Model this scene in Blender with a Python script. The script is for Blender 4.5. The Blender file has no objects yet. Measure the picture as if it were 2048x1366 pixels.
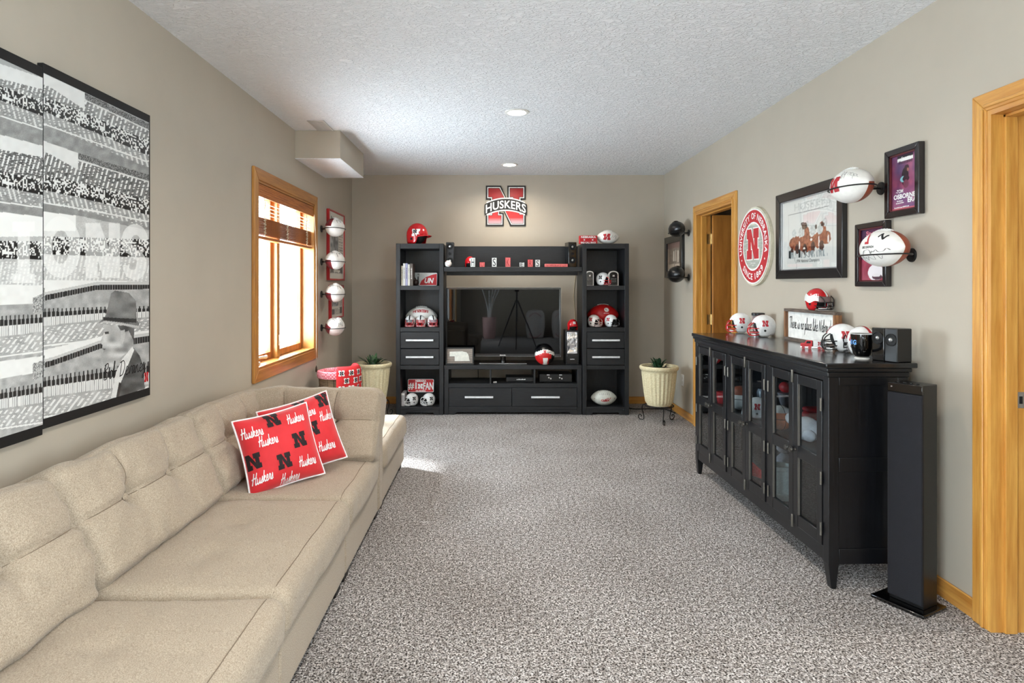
import bpy, bmesh, math, random
import numpy as np
from mathutils import Vector, Matrix

# ---------------------------------------------------------------- camera, world, sun, exposure
SC = bpy.context.scene
COL = SC.collection
F, CX, CY, H = 1250.0, 985.0, 570.0, 1.30          # focal length / vanishing point (2048x1366 frame), eye height
XL, XR, YB, YR, ZC = -1.54, 1.88, 6.85, -3.05, 2.505  # left wall, right wall, back wall, rear wall, ceiling
cam_d = bpy.data.cameras.new('camera')
cam = bpy.data.objects.new('camera', cam_d)
COL.objects.link(cam)
cam.location = (0, 0, H)
cam.rotation_euler = (math.radians(90), 0, 0)
cam_d.sensor_width = 36.0
cam_d.lens = 36.0 * F / 2048
cam_d.shift_x = (1024 - CX) / 2048
cam_d.shift_y = -(683 - CY) / 2048
cam_d.clip_start = 0.05
SC.camera = cam

world = bpy.data.worlds.new('world')
SC.world = world
world.use_nodes = True
bg = world.node_tree.nodes['Background']
bg.inputs[0].default_value = (0.77, 0.89, 1.0, 1)
bg.inputs[1].default_value = 20.0

sun_d = bpy.data.lights.new('sun', 'SUN')
sun = bpy.data.objects.new('sun', sun_d)
COL.objects.link(sun)
sun.rotation_euler = Vector((1.0, -0.58, -1.33)).to_track_quat('-Z', 'Y').to_euler()
sun_d.energy = 7.0
sun_d.angle = math.radians(4.0)
sun_d.color = (0.93, 0.96, 1.0)

def portal(name, loc, rz, w, h):
    d = bpy.data.lights.new(name, 'AREA')
    d.shape = 'RECTANGLE'; d.size = w; d.size_y = h
    d.cycles.is_portal = True
    o = bpy.data.objects.new(name, d)
    o.location = loc; o.rotation_euler = (math.radians(90), 0, rz)
    COL.objects.link(o)
portal('window_daylight', (XL - 0.17, 4.71, 1.36), math.radians(-90), 1.29, 1.24)
portal('patio_daylight', (XL - 0.17, -1.1, 1.02), math.radians(-90), 1.8, 1.98)
portal('added_window_daylight', (XR + 0.125, -1.3, 1.4), math.radians(90), 2.0, 1.3)  # sky light through the added window, out of view

LAMP_W = 7.0
SC.view_settings.view_transform = 'Standard'
SC.view_settings.look = 'None'
SC.view_settings.exposure = 0.78
SC.view_settings.gamma = 1.0
SC.view_settings.use_curve_mapping = False
SC.cycles.use_denoising = True
SC.cycles.max_bounces = 10
SC.cycles.diffuse_bounces = 6
SC.cycles.transparent_max_bounces = 12
SC.cycles.sample_clamp_indirect = 8.0

random.seed(4)
RNG = np.random.default_rng(7)

# ---------------------------------------------------------------- helpers
def at(px, py, Y):
    """world X, Z of a picture point that lies at distance Y"""
    return ((px - CX) * Y / F, H - (py - CY) * Y / F)

def yl(px, x=XL):
    return x * F / (px - CX)

def lin(c):
    c = np.asarray(c, float) / 255.0
    return np.where(c <= 0.04045, c / 12.92, ((c + 0.055) / 1.055) ** 2.4)

MATS = {}
def _base(name):
    m = bpy.data.materials.new(name); m.use_nodes = True
    nt = m.node_tree
    b = nt.nodes['Principled BSDF']
    return m, nt, b

def N_(nt, t, **kw):
    n = nt.nodes.new(t)
    for k, v in kw.items():
        if k in n.inputs: n.inputs[k].default_value = v
        else: setattr(n, k, v)
    return n

def mat(name, rgb, rough=0.5, metal=0.0, spec=0.5, var=0.06, vscale=30, bump=0.0, bscale=200, coat=0.0,
        stretch=(1, 1, 1), rgb2=None, detail=3.0, lo=0.35, hi=0.65, sheen=0.0, dist=0.002):
    """principled material with a procedural tint variation and optional fine relief"""
    if name in MATS: return MATS[name]
    m, nt, b = _base(name)
    if max(rgb) < 64: rgb = tuple(q * 0.72 for q in rgb); rgb2 = tuple(q * 0.72 for q in rgb2) if rgb2 is not None else None
    c = lin(rgb)
    c2 = lin(rgb2) if rgb2 is not None else np.clip(c * (1 - var * 2), 0, 1)
    c1 = c if rgb2 is not None else np.clip(c * (1 + var), 0, 1)
    tc = N_(nt, 'ShaderNodeTexCoord')
    mp = N_(nt, 'ShaderNodeMapping'); mp.inputs['Scale'].default_value = stretch
    nt.links.new(tc.outputs['Object'], mp.inputs['Vector'])
    nz = N_(nt, 'ShaderNodeTexNoise'); nz.inputs['Scale'].default_value = vscale; nz.inputs['Detail'].default_value = detail
    nz.inputs['Roughness'].default_value = 0.6
    nt.links.new(mp.outputs[0], nz.inputs['Vector'])
    rp = N_(nt, 'ShaderNodeValToRGB')
    rp.color_ramp.elements[0].position = lo; rp.color_ramp.elements[1].position = hi
    rp.color_ramp.elements[0].color = (*c2, 1); rp.color_ramp.elements[1].color = (*c1, 1)
    nt.links.new(nz.outputs['Fac'], rp.inputs[0])
    nt.links.new(rp.outputs[0], b.inputs['Base Color'])
    b.inputs['Roughness'].default_value = rough
    b.inputs['Metallic'].default_value = metal
    b.inputs['Specular IOR Level'].default_value = spec
    b.inputs['Coat Weight'].default_value = coat
    b.inputs['Coat Roughness'].default_value = 0.12
    b.inputs['Sheen Weight'].default_value = sheen
    if bump:
        n2 = N_(nt, 'ShaderNodeTexNoise'); n2.inputs['Scale'].default_value = bscale; n2.inputs['Detail'].default_value = 2.0
        nt.links.new(mp.outputs[0], n2.inputs['Vector'])
        bp = N_(nt, 'ShaderNodeBump'); bp.inputs['Strength'].default_value = bump; bp.inputs['Distance'].default_value = dist
        nt.links.new(n2.outputs['Fac'], bp.inputs['Height'])
        nt.links.new(bp.outputs[0], b.inputs['Normal'])
    MATS[name] = m
    return m

def glassy(name, tint, refl=0.08):
    m = bpy.data.materials.new(name); m.use_nodes = True
    nt = m.node_tree; nt.nodes.clear()
    out = N_(nt, 'ShaderNodeOutputMaterial')
    tr = N_(nt, 'ShaderNodeBsdfTransparent'); tr.inputs[0].default_value = (*tint, 1)
    gl = N_(nt, 'ShaderNodeBsdfGlossy'); gl.inputs['Roughness'].default_value = 0.015
    lw = N_(nt, 'ShaderNodeLayerWeight'); lw.inputs[0].default_value = 0.5
    pw = N_(nt, 'ShaderNodeMath', operation='POWER'); pw.inputs[1].default_value = 5.0
    fr = N_(nt, 'ShaderNodeMath', operation='MULTIPLY_ADD'); fr.inputs[1].default_value = 0.9; fr.inputs[2].default_value = 0.05
    nt.links.new(lw.outputs['Facing'], pw.inputs[0]); nt.links.new(pw.outputs[0], fr.inputs[0])
    mx = N_(nt, 'ShaderNodeMixShader')
    nt.links.new(fr.outputs[0], mx.inputs[0]); nt.links.new(tr.outputs[0], mx.inputs[1]); nt.links.new(gl.outputs[0], mx.inputs[2])
    nt.links.new(mx.outputs[0], out.inputs[0])
    return m

def emit(name, rgb, strength):
    m, nt, b = _base(name)
    b.inputs['Base Color'].default_value = (0.9, 0.9, 0.9, 1)
    b.inputs['Emission Color'].default_value = (*rgb, 1)
    b.inputs['Emission Strength'].default_value = strength
    return m

def print_mat(name, rough=0.35, spec=0.4):
    m, nt, b = _base(name)
    a = N_(nt, 'ShaderNodeAttribute'); a.attribute_name = 'Col'
    nt.links.new(a.outputs['Color'], b.inputs['Base Color'])
    b.inputs['Roughness'].default_value = rough
    b.inputs['Specular IOR Level'].default_value = spec
    return m

class B:
    """collects shapes for one mesh"""
    def __init__(s):
        s.v = []; s.f = []; s.mi = []
    def add(s, v, f, mi=0):
        o = len(s.v)
        s.v += [tuple(p) for p in v]
        s.f += [tuple(o + i for i in q) for q in f]
        s.mi += [mi] * len(f)
        return s
    def box(s, x0, x1, y0, y1, z0, z1, mi=0):
        v = [(x, y, z) for z in (z0, z1) for y in (y0, y1) for x in (x0, x1)]
        return s.add(v, [(0, 2, 3, 1), (4, 5, 7, 6), (0, 1, 5, 4), (2, 6, 7, 3), (0, 4, 6, 2), (1, 3, 7, 5)], mi)
    def hexa(s, bot, top, mi=0):
        """two quads (lists of 4 points, same order) joined to a solid"""
        return s.add(list(bot) + list(top), [(3, 2, 1, 0), (4, 5, 6, 7), (0, 1, 5, 4), (1, 2, 6, 5), (2, 3, 7, 6), (3, 0, 4, 7)], mi)
    def tube(s, pts, r, n=8, closed=False, mi=0):
        pts = [Vector(p) for p in pts]
        k = len(pts)
        rs = r if isinstance(r, (list, tuple)) else [r] * k
        v = []; prev = None
        for i, p in enumerate(pts):
            a = pts[(i - 1) % k] if (closed or i > 0) else pts[i]
            b = pts[(i + 1) % k] if (closed or i < k - 1) else pts[i]
            d = (b - a)
            d = d.normalized() if d.length > 1e-9 else Vector((0, 0, 1))
            if prev is None:
                ref = Vector((0, 0, 1)) if abs(d.z) < 0.9 else Vector((1, 0, 0))
                u = d.cross(ref).normalized()
            else:
                u = (prev - d * prev.dot(d))
                u = u.normalized() if u.length > 1e-6 else d.orthogonal().normalized()
            prev = u
            w = d.cross(u)
            for j in range(n):
                t = 2 * math.pi * j / n
                v.append(p + (u * math.cos(t) + w * math.sin(t)) * rs[i])
        f = []
        m = k if closed else k - 1
        for i in range(m):
            for j in range(n):
                a = i * n + j; b = i * n + (j + 1) % n
                c = ((i + 1) % k) * n + (j + 1) % n; d = ((i + 1) % k) * n + j
                f.append((a, b, c, d))
        if not closed:
            f.append(tuple(range(n))[::-1]); f.append(tuple((k - 1) * n + j for j in range(n)))
        return s.add(v, f, mi)
    def cyl(s, p0, p1, r0, r1=None, n=20, mi=0):
        return s.tube([p0, p1], [r0, r0 if r1 is None else r1], n, mi=mi)
    def lathe(s, prof, n=28, c=(0, 0, 0), mi=0, axis='z'):
        v = []; f = []
        for (r, z) in prof:
            for j in range(n):
                t = 2 * math.pi * j / n
                q = (r * math.cos(t), r * math.sin(t), z)
                if axis == 'y': q = (q[0], q[2], q[1])
                if axis == 'x': q = (q[2], q[0], q[1])
                v.append((q[0] + c[0], q[1] + c[1], q[2] + c[2]))
        for i in range(len(prof) - 1):
            for j in range(n):
                f.append((i * n + j, i * n + (j + 1) % n, (i + 1) * n + (j + 1) % n, (i + 1) * n + j))
        if prof[0][0] > 1e-5: f.append(tuple(range(n))[::-1])
        if prof[-1][0] > 1e-5: f.append(tuple((len(prof) - 1) * n + j for j in range(n)))
        return s.add(v, f, mi)
    def prism(s, poly, y0, y1, mi=0):
        """polygon in x,z pushed along y from y0 (front) to y1"""
        n = len(poly)
        v = [(x, y0, z) for x, z in poly] + [(x, y1, z) for x, z in poly]
        f = [tuple(range(n)), tuple(range(2 * n - 1, n - 1, -1))]
        f += [(i, i + n, (i + 1) % n + n, (i + 1) % n) for i in range(n)]
        return s.add(v, f, mi)
    def grid(s, fn, nu, nv, cu=False, mi=0):
        v = [fn(i / (nu if cu else nu - 1), j / (nv - 1)) for j in range(nv) for i in range(nu)]
        f = []
        for j in range(nv - 1):
            for i in range(nu if cu else nu - 1):
                f.append((j * nu + i, j * nu + (i + 1) % nu, (j + 1) * nu + (i + 1) % nu, (j + 1) * nu + i))
        return s.add(v, f, mi if not callable(mi) else 0)
    def ball(s, c, r, nu=20, nv=12, mi=0):
        if not isinstance(r, (tuple, list)): r = (r, r, r)
        return s.grid(lambda u, w: (c[0] + r[0] * math.cos(2 * math.pi * u) * math.sin(math.pi * w),
                                    c[1] + r[1] * math.sin(2 * math.pi * u) * math.sin(math.pi * w),
                                    c[2] + r[2] * math.cos(math.pi * w)), nu, nv, True, mi)
    def xf(s, M, start=0):
        s.v = s.v[:start] + [tuple(M @ Vector(p)) for p in s.v[start:]]
        return s
    def obj(s, name, mats, parent=None, bevel=0.0, angle=35, label=None, seg=2, normals=True):
        me = bpy.data.meshes.new(name)
        me.from_pydata(s.v, [], s.f)
        if not isinstance(mats, (list, tuple)): mats = [mats]
        for m in mats: me.materials.append(m)
        if len(mats) > 1: me.polygons.foreach_set('material_index', s.mi)
        if normals:
            bm = bmesh.new(); bm.from_mesh(me)
            bmesh.ops.remove_doubles(bm, verts=bm.verts, dist=1e-6)
            bmesh.ops.recalc_face_normals(bm, faces=bm.faces)
            bm.to_mesh(me); bm.free()
        me.polygons.foreach_set('use_smooth', [True] * len(me.polygons))
        me.set_sharp_from_angle(angle=math.radians(angle))
        me.update()
        return link(name, me, parent, bevel, label, seg)

def link(name, me, parent=None, bevel=0.0, label=None, seg=2):
    o = bpy.data.objects.new(name, me)
    COL.objects.link(o)
    if parent is not None: o.parent = parent
    if bevel:
        md = o.modifiers.new('edge', 'BEVEL'); md.width = bevel; md.segments = seg; md.limit_method = 'ANGLE'; md.angle_limit = math.radians(40)
    if label: o['label'] = label
    return o

def tag(o, label, cat, group=None):
    o['label'] = label; o['category'] = cat
    if group: o['group'] = group
    return o

def thing(name, label, cat, loc=(0, 0, 0), rz=0.0, group=None, rot=None):
    o = bpy.data.objects.new(name, None)
    o.empty_display_size = 0.05
    COL.objects.link(o)
    o.location = loc
    o.rotation_euler = rot if rot is not None else (0, 0, math.radians(rz))
    return tag(o, label, cat, group)

def struct(o):
    o['kind'] = 'structure'
    return o

def copy_tree(o, parent=None):
    c = o.copy(); COL.objects.link(c)
    c.parent = parent
    for ch in list(o.children): copy_tree(ch, c)
    return c

# ---- flat shapes: text, stroke lettering, block letter
_TX = {}
def text_geo(s, bold=0.0, shear=0.0, space=1.0):
    key = (s, bold, shear, space)
    if key not in _TX:
        cu = bpy.data.curves.new('lettering', 'FONT')
        cu.body = s; cu.size = 1.0; cu.offset = bold; cu.shear = shear; cu.space_character = space
        cu.resolution_u = 4; cu.fill_mode = 'FRONT'
        o = bpy.data.objects.new('lettering_source', cu)
        me = bpy.data.meshes.new_from_object(o)
        v = [(p.co.x, p.co.y) for p in me.vertices]
        f = [tuple(p.vertices) for p in me.polygons]
        bpy.data.objects.remove(o); bpy.data.curves.remove(cu); bpy.data.meshes.remove(me)
        _TX[key] = (v, f)
    return _TX[key]

def fit(geo, w=None, h=None, c=(0, 0)):
    """scale a flat shape to width and/or height and centre it on c"""
    v, f = geo
    a = np.array(v)
    lo, hi = a.min(0), a.max(0)
    sx = w / (hi[0] - lo[0]) if w else None
    sy = h / (hi[1] - lo[1]) if h else None
    sx = sx if sx is not None else sy; sy = sy if sy is not None else sx
    a = (a - (lo + hi) / 2) * (sx, sy) + c
    return [tuple(p) for p in a], f

BLOCK_N = [(0, 0), (.43, 0), (.43, .30), (.34, .30), (.34, .62), (.63, 0), (1, 0), (1, .32), (.9, .32), (.9, .68), (1, .68), (1, 1),
           (.56, 1), (.56, .68), (.65, .68), (.65, .40), (.36, 1), (0, 1), (0, .68), (.1, .68), (.1, .30), (0, .30)]
# the letter as simple quads (so it can bend round balls and helmets)
N_RECTS = [[(0, 0), (.43, 0), (.43, .3), (0, .3)], [(.1, .3), (.34, .3), (.34, .68), (.1, .68)],
           [(.56, .68), (1, .68), (1, 1), (.56, 1)], [(.65, .32), (.9, .32), (.9, .68), (.65, .68)], [(.72, 0), (1, 0), (1, .32), (.72, .32)],
           [(0, .68), (.36, .68), (.36, 1), (0, 1)], [(.1, .68), (.34, .62), (.63, 0), (.9, 0), (.65, .4), (.36, 1)]]
def n_geo():
    v = []; f = []
    for q in N_RECTS:
        f.append(tuple(range(len(v), len(v) + len(q)))); v += q
    return v, f

def offset_poly(P, d):
    n = len(P); out = []
    area = sum(P[i][0] * P[(i + 1) % n][1] - P[(i + 1) % n][0] * P[i][1] for i in range(n))
    sg = 1 if area > 0 else -1
    for i in range(n):
        p0, p1, p2 = Vector(P[i - 1]), Vector(P[i]), Vector(P[(i + 1) % n])
        e1 = (p1 - p0).normalized(); e2 = (p2 - p1).normalized()
        n1 = Vector((e1.y, -e1.x)) * sg; n2 = Vector((e2.y, -e2.x)) * sg
        b = (n1 + n2)
        k = d / max(0.35, 1 + n1.dot(n2))
        out.append(tuple(p1 + b * k))
    return out

# handwriting strokes, unit x-height 1, baseline 0
SCRIPT = {
 'H': (1.5, [[(.1, 0), (.3, 1.0), (.45, 2.0)], [(-.1, .95), (.5, 1.1), (1.3, 1.15)], [(1.25, 2.0), (1.0, 1.0), (.95, .1), (1.15, 0), (1.45, .2)]]),
 'u': (1.0, [[(0, .9), (0, .3), (.15, 0), (.4, .05), (.65, .5), (.72, .95)], [(.72, .95), (.68, .3), (.8, 0), (1, .15)]]),
 's': (.8, [[(0, .1), (.35, .6), (.5, 1.05), (.55, .6), (.6, .2), (.35, -.03), (.12, .1)], [(.55, .1), (.8, .15)]]),
 'k': (.95, [[(.1, 0), (.15, 1), (.3, 2.0)], [(.15, .5), (.5, 1.0), (.6, .8), (.3, .55)], [(.3, .5), (.65, 0), (.95, .15)]]),
 'e': (.8, [[(0, .35), (.5, .6), (.5, .95), (.25, 1), (.08, .6), (.12, .15), (.4, 0), (.8, .2)]]),
 'r': (.8, [[(0, .1), (.2, .6), (.28, 1.1), (.35, .95), (.62, .95), (.58, .4), (.65, .05), (.8, .15)]]),
 'T': (1.1, [[(-.1, 1.75), (.5, 1.95), (1.3, 1.85)], [(.6, 1.9), (.45, 1.0), (.4, 0)]]),
 'h': (.9, [[(0, 0), (.1, 1), (.3, 1.95), (.15, 1.9), (.1, .9), (.08, .1)], [(.1, .5), (.35, .95), (.5, .8), (.5, .2), (.65, 0), (.9, .2)]]),
 'i': (.5, [[(0, .2), (.2, .9), (.15, .2), (.3, 0), (.5, .2)], [(.25, 1.35), (.3, 1.42)]]),
 'n': (.95, [[(0, 0), (.05, .9), (.05, .4), (.3, .9), (.5, .8), (.5, .2), (.65, 0), (.95, .2)]]),
 'o': (.8, [[(.4, .95), (.1, .7), (.05, .25), (.3, 0), (.55, .3), (.5, .8), (.35, .95), (.8, .8)]]),
 'p': (.9, [[(0, .4), (.2, 1), (.1, 0), (0, -.9)], [(.15, .6), (.4, 1), (.6, .7), (.5, .2), (.2, .05), (.6, .0), (.9, .25)]]),
 'l': (.55, [[(0, .2), (.3, 1.3), (.3, 1.95), (.15, 1.8), (.12, .4), (.25, 0), (.55, .2)]]),
 'a': (.9, [[(.55, .85), (.25, .95), (.02, .5), (.15, .02), (.4, .2), (.58, .9)], [(.58, .9), (.55, .2), (.7, 0), (.9, .2)]]),
 'c': (.75, [[(.55, .8), (.3, .97), (.05, .5), (.2, .03), (.45, .02), (.75, .2)]]),
 'b': (.85, [[(.0, .2), (.25, 1.3), (.25, 1.95), (.1, 1.7), (.08, .3), (.25, 0), (.5, .2), (.5, .7), (.3, .8), (.85, .75)]]),
 'N': (1.4, [[(0, 0), (.2, 1.8)], [(.2, 1.8), (.5, .9), (.85, 0)], [(.85, 0), (1.0, 1.0), (1.25, 1.9)]]),
 'B': (1.2, [[(.1, 0), (.3, 1.8)], [(.1, 1.6), (.7, 1.85), (.85, 1.4), (.35, 1.0), (.8, .7), (.7, .1), (.2, .0)]]),
 'D': (1.4, [[(.2, 0), (.35, 1.8)], [(0, 1.6), (.8, 1.8), (1.15, 1.1), (.8, .2), (.1, .0)]]),
 'v': (.8, [[(0, .9), (.2, 0), (.45, .9), (.8, .85)]]),
 'y': (.9, [[(0, .9), (.15, .2), (.45, .4), (.6, .95), (.5, 0), (.3, -.8), (.05, -.7), (.9, .3)]]),
 'd': (.9, [[(.5, .85), (.2, .95), (.02, .5), (.15, .02), (.45, .3), (.6, 1.9), (.55, .2), (.9, .15)]]),
 'm': (1.3, [[(0, 0), (.05, .9), (.3, .9), (.35, .1), (.4, .7), (.65, .9), (.7, .2), (.9, 0), (1.3, .2)]]),
 ' ': (.6, []),
}
def smooth_line(P, k=3):
    if len(P) < 3: return P
    out = []
    for i in range(len(P) - 1):
        p0 = P[max(0, i - 1)]; p1 = P[i]; p2 = P[i + 1]; p3 = P[min(len(P) - 1, i + 2)]
        for j in range(k):
            t = j / k
            out.append(tuple(0.5 * (2 * p1[a] + (p2[a] - p0[a]) * t + (2 * p0[a] - 5 * p1[a] + 4 * p2[a] - p3[a]) * t * t
                                    + (3 * p1[a] - p0[a] - 3 * p2[a] + p3[a]) * t ** 3) for a in range(len(p1))))
    return out + [P[-1]]

def ribbon(lines, w):
    v = []; f = []
    for L in lines:
        L = smooth_line(L)
        n = len(L); s = len(v)
        for i, p in enumerate(L):
            a = L[max(0, i - 1)]; b = L[min(n - 1, i + 1)]
            dx, dy = b[0] - a[0], b[1] - a[1]; l = math.hypot(dx, dy) or 1
            nx, ny = -dy / l * w / 2, dx / l * w / 2
            v += [(p[0] + nx, p[1] + ny), (p[0] - nx, p[1] - ny)]
        f += [(s + 2 * i, s + 2 * i + 1, s + 2 * i + 3, s + 2 * i + 2) for i in range(n - 1)]
    return v, f

def script_geo(s, w=0.12, slant=0.15):
    x = 0; lines = []
    for ch in s:
        adv, st = SCRIPT[ch]
        for L in st: lines.append([(x + p[0] + slant * p[1], p[1]) for p in L])
        x += adv
    return ribbon(lines, w)

def scribble(n, w=0.03, seed=1):
    r = random.Random(seed); P = []
    for i in range(n):
        P.append((i / n + r.uniform(-.06, .06), r.uniform(-.25, .25) + (.35 if i % 4 == 0 else 0)))
    return ribbon([P], w)

def specks(n, seed=1):
    """a line of tiny marks, for print too small to read"""
    r = random.Random(seed); v = []; f = []; x = 0.0
    for i in range(n):
        w = r.uniform(.35, .9); h = r.uniform(.6, 1.0)
        s = len(v); v += [(x, 0), (x + w, 0), (x + w, h), (x, h)]; f.append((s, s + 1, s + 2, s + 3))
        x += w + r.uniform(.2, .35)
    return v, f

def decal(name, geo, m, parent, fn, cut=0.0, label=None):
    """lay a flat shape onto a surface: fn(u, v) -> point"""
    v, f = geo
    me = bpy.data.meshes.new(name)
    me.from_pydata([(p[0], p[1], 0) for p in v], [], f)
    bm = bmesh.new(); bm.from_mesh(me)
    if cut:
        for _ in range(5):
            bmesh.ops.triangulate(bm, faces=[q for q in bm.faces if len(q.verts) > 4])
            es = [e for e in bm.edges if e.calc_length() > cut]
            if not es: break
            bmesh.ops.subdivide_edges(bm, edges=es, cuts=1)
        bmesh.ops.triangulate(bm, faces=bm.faces)
    for q in bm.verts: q.co = Vector(fn(q.co.x, q.co.y))
    bm.to_mesh(me); bm.free()
    me.materials.append(m)
    return link(name, me, parent, label=label)

def flat(x=0.0, y=0.0, z=0.0):
    return lambda u, v: (x + u, y, z + v)

PRINT = print_mat('printed paper')
def grid_print(name, parent, w, h, nu, nv, fn, loc=(0, 0, 0), m=None):
    """flat print: colours held on the points of a fine grid, facing -y, lower left corner at loc"""
    U, V = np.meshgrid(np.linspace(0, 1, nu), np.linspace(0, 1, nv))
    U = U.ravel(); V = V.ravel()
    co = np.stack([loc[0] + U * w, np.full_like(U, loc[1]), loc[2] + V * h], 1)
    rgb = lin(np.clip(fn(U, V), 0, 255))
    me = bpy.data.meshes.new(name)
    i = np.arange((nu - 1) * (nv - 1)); r = i // (nu - 1); c = i % (nu - 1); a = r * nu + c
    me.from_pydata(co.tolist(), [], np.stack([a, a + 1, a + nu + 1, a + nu], 1).tolist())
    at_ = me.color_attributes.new('Col', 'FLOAT_COLOR', 'POINT')
    at_.data.foreach_set('color', np.concatenate([rgb, np.ones((len(U), 1))], 1).astype(np.float32).ravel())
    me.materials.append(m or PRINT)
    return link(name, me, parent)

def inpoly(x, y, P):
    r = np.zeros(x.shape, bool); j = len(P) - 1
    for i in range(len(P)):
        xi, yi = P[i]; xj, yj = P[j]
        if yi != yj:
            r ^= ((yi > y) != (yj > y)) & (x < (xj - xi) * (y - yi) / (yj - yi) + xi)
        j = i
    return r

def hash2(a, b):
    s = np.sin(a * 127.1 + b * 311.7) * 43758.5453
    return s - np.floor(s)

def vnoise(x, y):
    xi, yi = np.floor(x), np.floor(y); fx, fy = x - xi, y - yi
    fx = fx * fx * (3 - 2 * fx); fy = fy * fy * (3 - 2 * fy)
    return (hash2(xi, yi) * (1 - fx) + hash2(xi + 1, yi) * fx) * (1 - fy) + (hash2(xi, yi + 1) * (1 - fx) + hash2(xi + 1, yi + 1) * fx) * fy

# ---------------------------------------------------------------- materials
WALL = mat('wall paint', (181, 171, 155), 0.62, var=0.015, vscale=3, bump=0.05, bscale=260)
CEIL = None
HONEY = dict(rough=0.36, coat=0.25, detail=5.0, lo=0.3, hi=0.72)
WOODV = mat('honey wood upright', (222, 168, 84), rgb2=(184, 122, 48), stretch=(14, 14, 1.0), vscale=3.2, **HONEY)
WOODY = mat('honey wood lengthwise', (216, 160, 80), rgb2=(178, 114, 45), stretch=(14, 1.0, 14), vscale=3.2, **HONEY)
WOODX = mat('honey wood crosswise', (216, 160, 80), rgb2=(178, 114, 45), stretch=(1.0, 14, 14), vscale=3.2, **HONEY)
SASH = mat('red brown window wood', (190, 118, 56), rgb2=(140, 76, 34), stretch=(14, 14, 1.0), vscale=3.2, rough=0.4)
SLATW = mat('blind wood', (196, 122, 58), rgb2=(150, 82, 36), stretch=(14, 1.0, 14), vscale=4, rough=0.42)
BLKV = mat('black oak upright', (42, 44, 48), rgb2=(26, 27, 30), stretch=(40, 40, 2.5), vscale=4, rough=0.42, bump=0.25, bscale=6, dist=0.0015)
BLKX = mat('black oak crosswise', (44, 46, 50), rgb2=(27, 28, 31), stretch=(2.5, 40, 40), vscale=4, rough=0.42, bump=0.25, bscale=6, dist=0.0015)
CABV = mat('worn black paint upright', (21, 22, 27), rgb2=(12, 12, 15), stretch=(30, 30, 2), vscale=3, rough=0.33, bump=0.1, bscale=8)
WORN = mat('rubbed paint edge', (150, 140, 122), 0.5)
BLACK = mat('black plastic', (18, 18, 19), 0.38)
GLOSS = mat('gloss black', (9, 9, 10), 0.08, coat=0.5)
MATT = mat('matt black', (14, 14, 15), 0.75)
WHITE = mat('white plastic', (236, 236, 234), 0.3)
PAPER = mat('white paper', (232, 230, 224), 0.6)
RED = mat('scarlet gloss', (196, 22, 30), 0.22, coat=0.4)
REDM = mat('scarlet print', (200, 26, 34), 0.5)
PINK = mat('salmon paint', (226, 112, 108), 0.55)
SILVER = mat('brushed silver', (214, 214, 214), 0.28, metal=0.9)
STEEL = mat('satin steel', (236, 238, 240), 0.35, metal=0.35)
BRASS = mat('aged brass', (196, 168, 112), 0.3, metal=0.9)
IRON = mat('wrought iron', (28, 26, 25), 0.5, metal=0.4)
BALLW = mat('white leather', (236, 234, 228), 0.45, bump=0.2, bscale=420, var=0.03)
BALLR = mat('oxblood leather', (116, 30, 38), 0.45, bump=0.2, bscale=420)
BALLB = mat('brown leather', (150, 72, 46), 0.45, bump=0.2, bscale=420)
BALLK = mat('black leather', (17, 17, 19), 0.3, bump=0.2, bscale=420)
BALLG = mat('pale grey leather', (206, 206, 196), 0.45, bump=0.2, bscale=420)
BALLRED = mat('red leather', (200, 28, 28), 0.4, bump=0.2, bscale=420)
INK = mat('black ink', (24, 22, 24), 0.6)
GREYINK = mat('grey ink', (120, 116, 112), 0.6)
NRED = mat('crimson print', (178, 24, 36), 0.45)
WHITEINK = mat('white ink', (240, 238, 234), 0.5)
GLASS = glassy('clear glass', (0.97, 0.985, 0.98))
CABGLASS = glassy('cabinet glass', (0.86, 0.9, 0.92))
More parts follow.
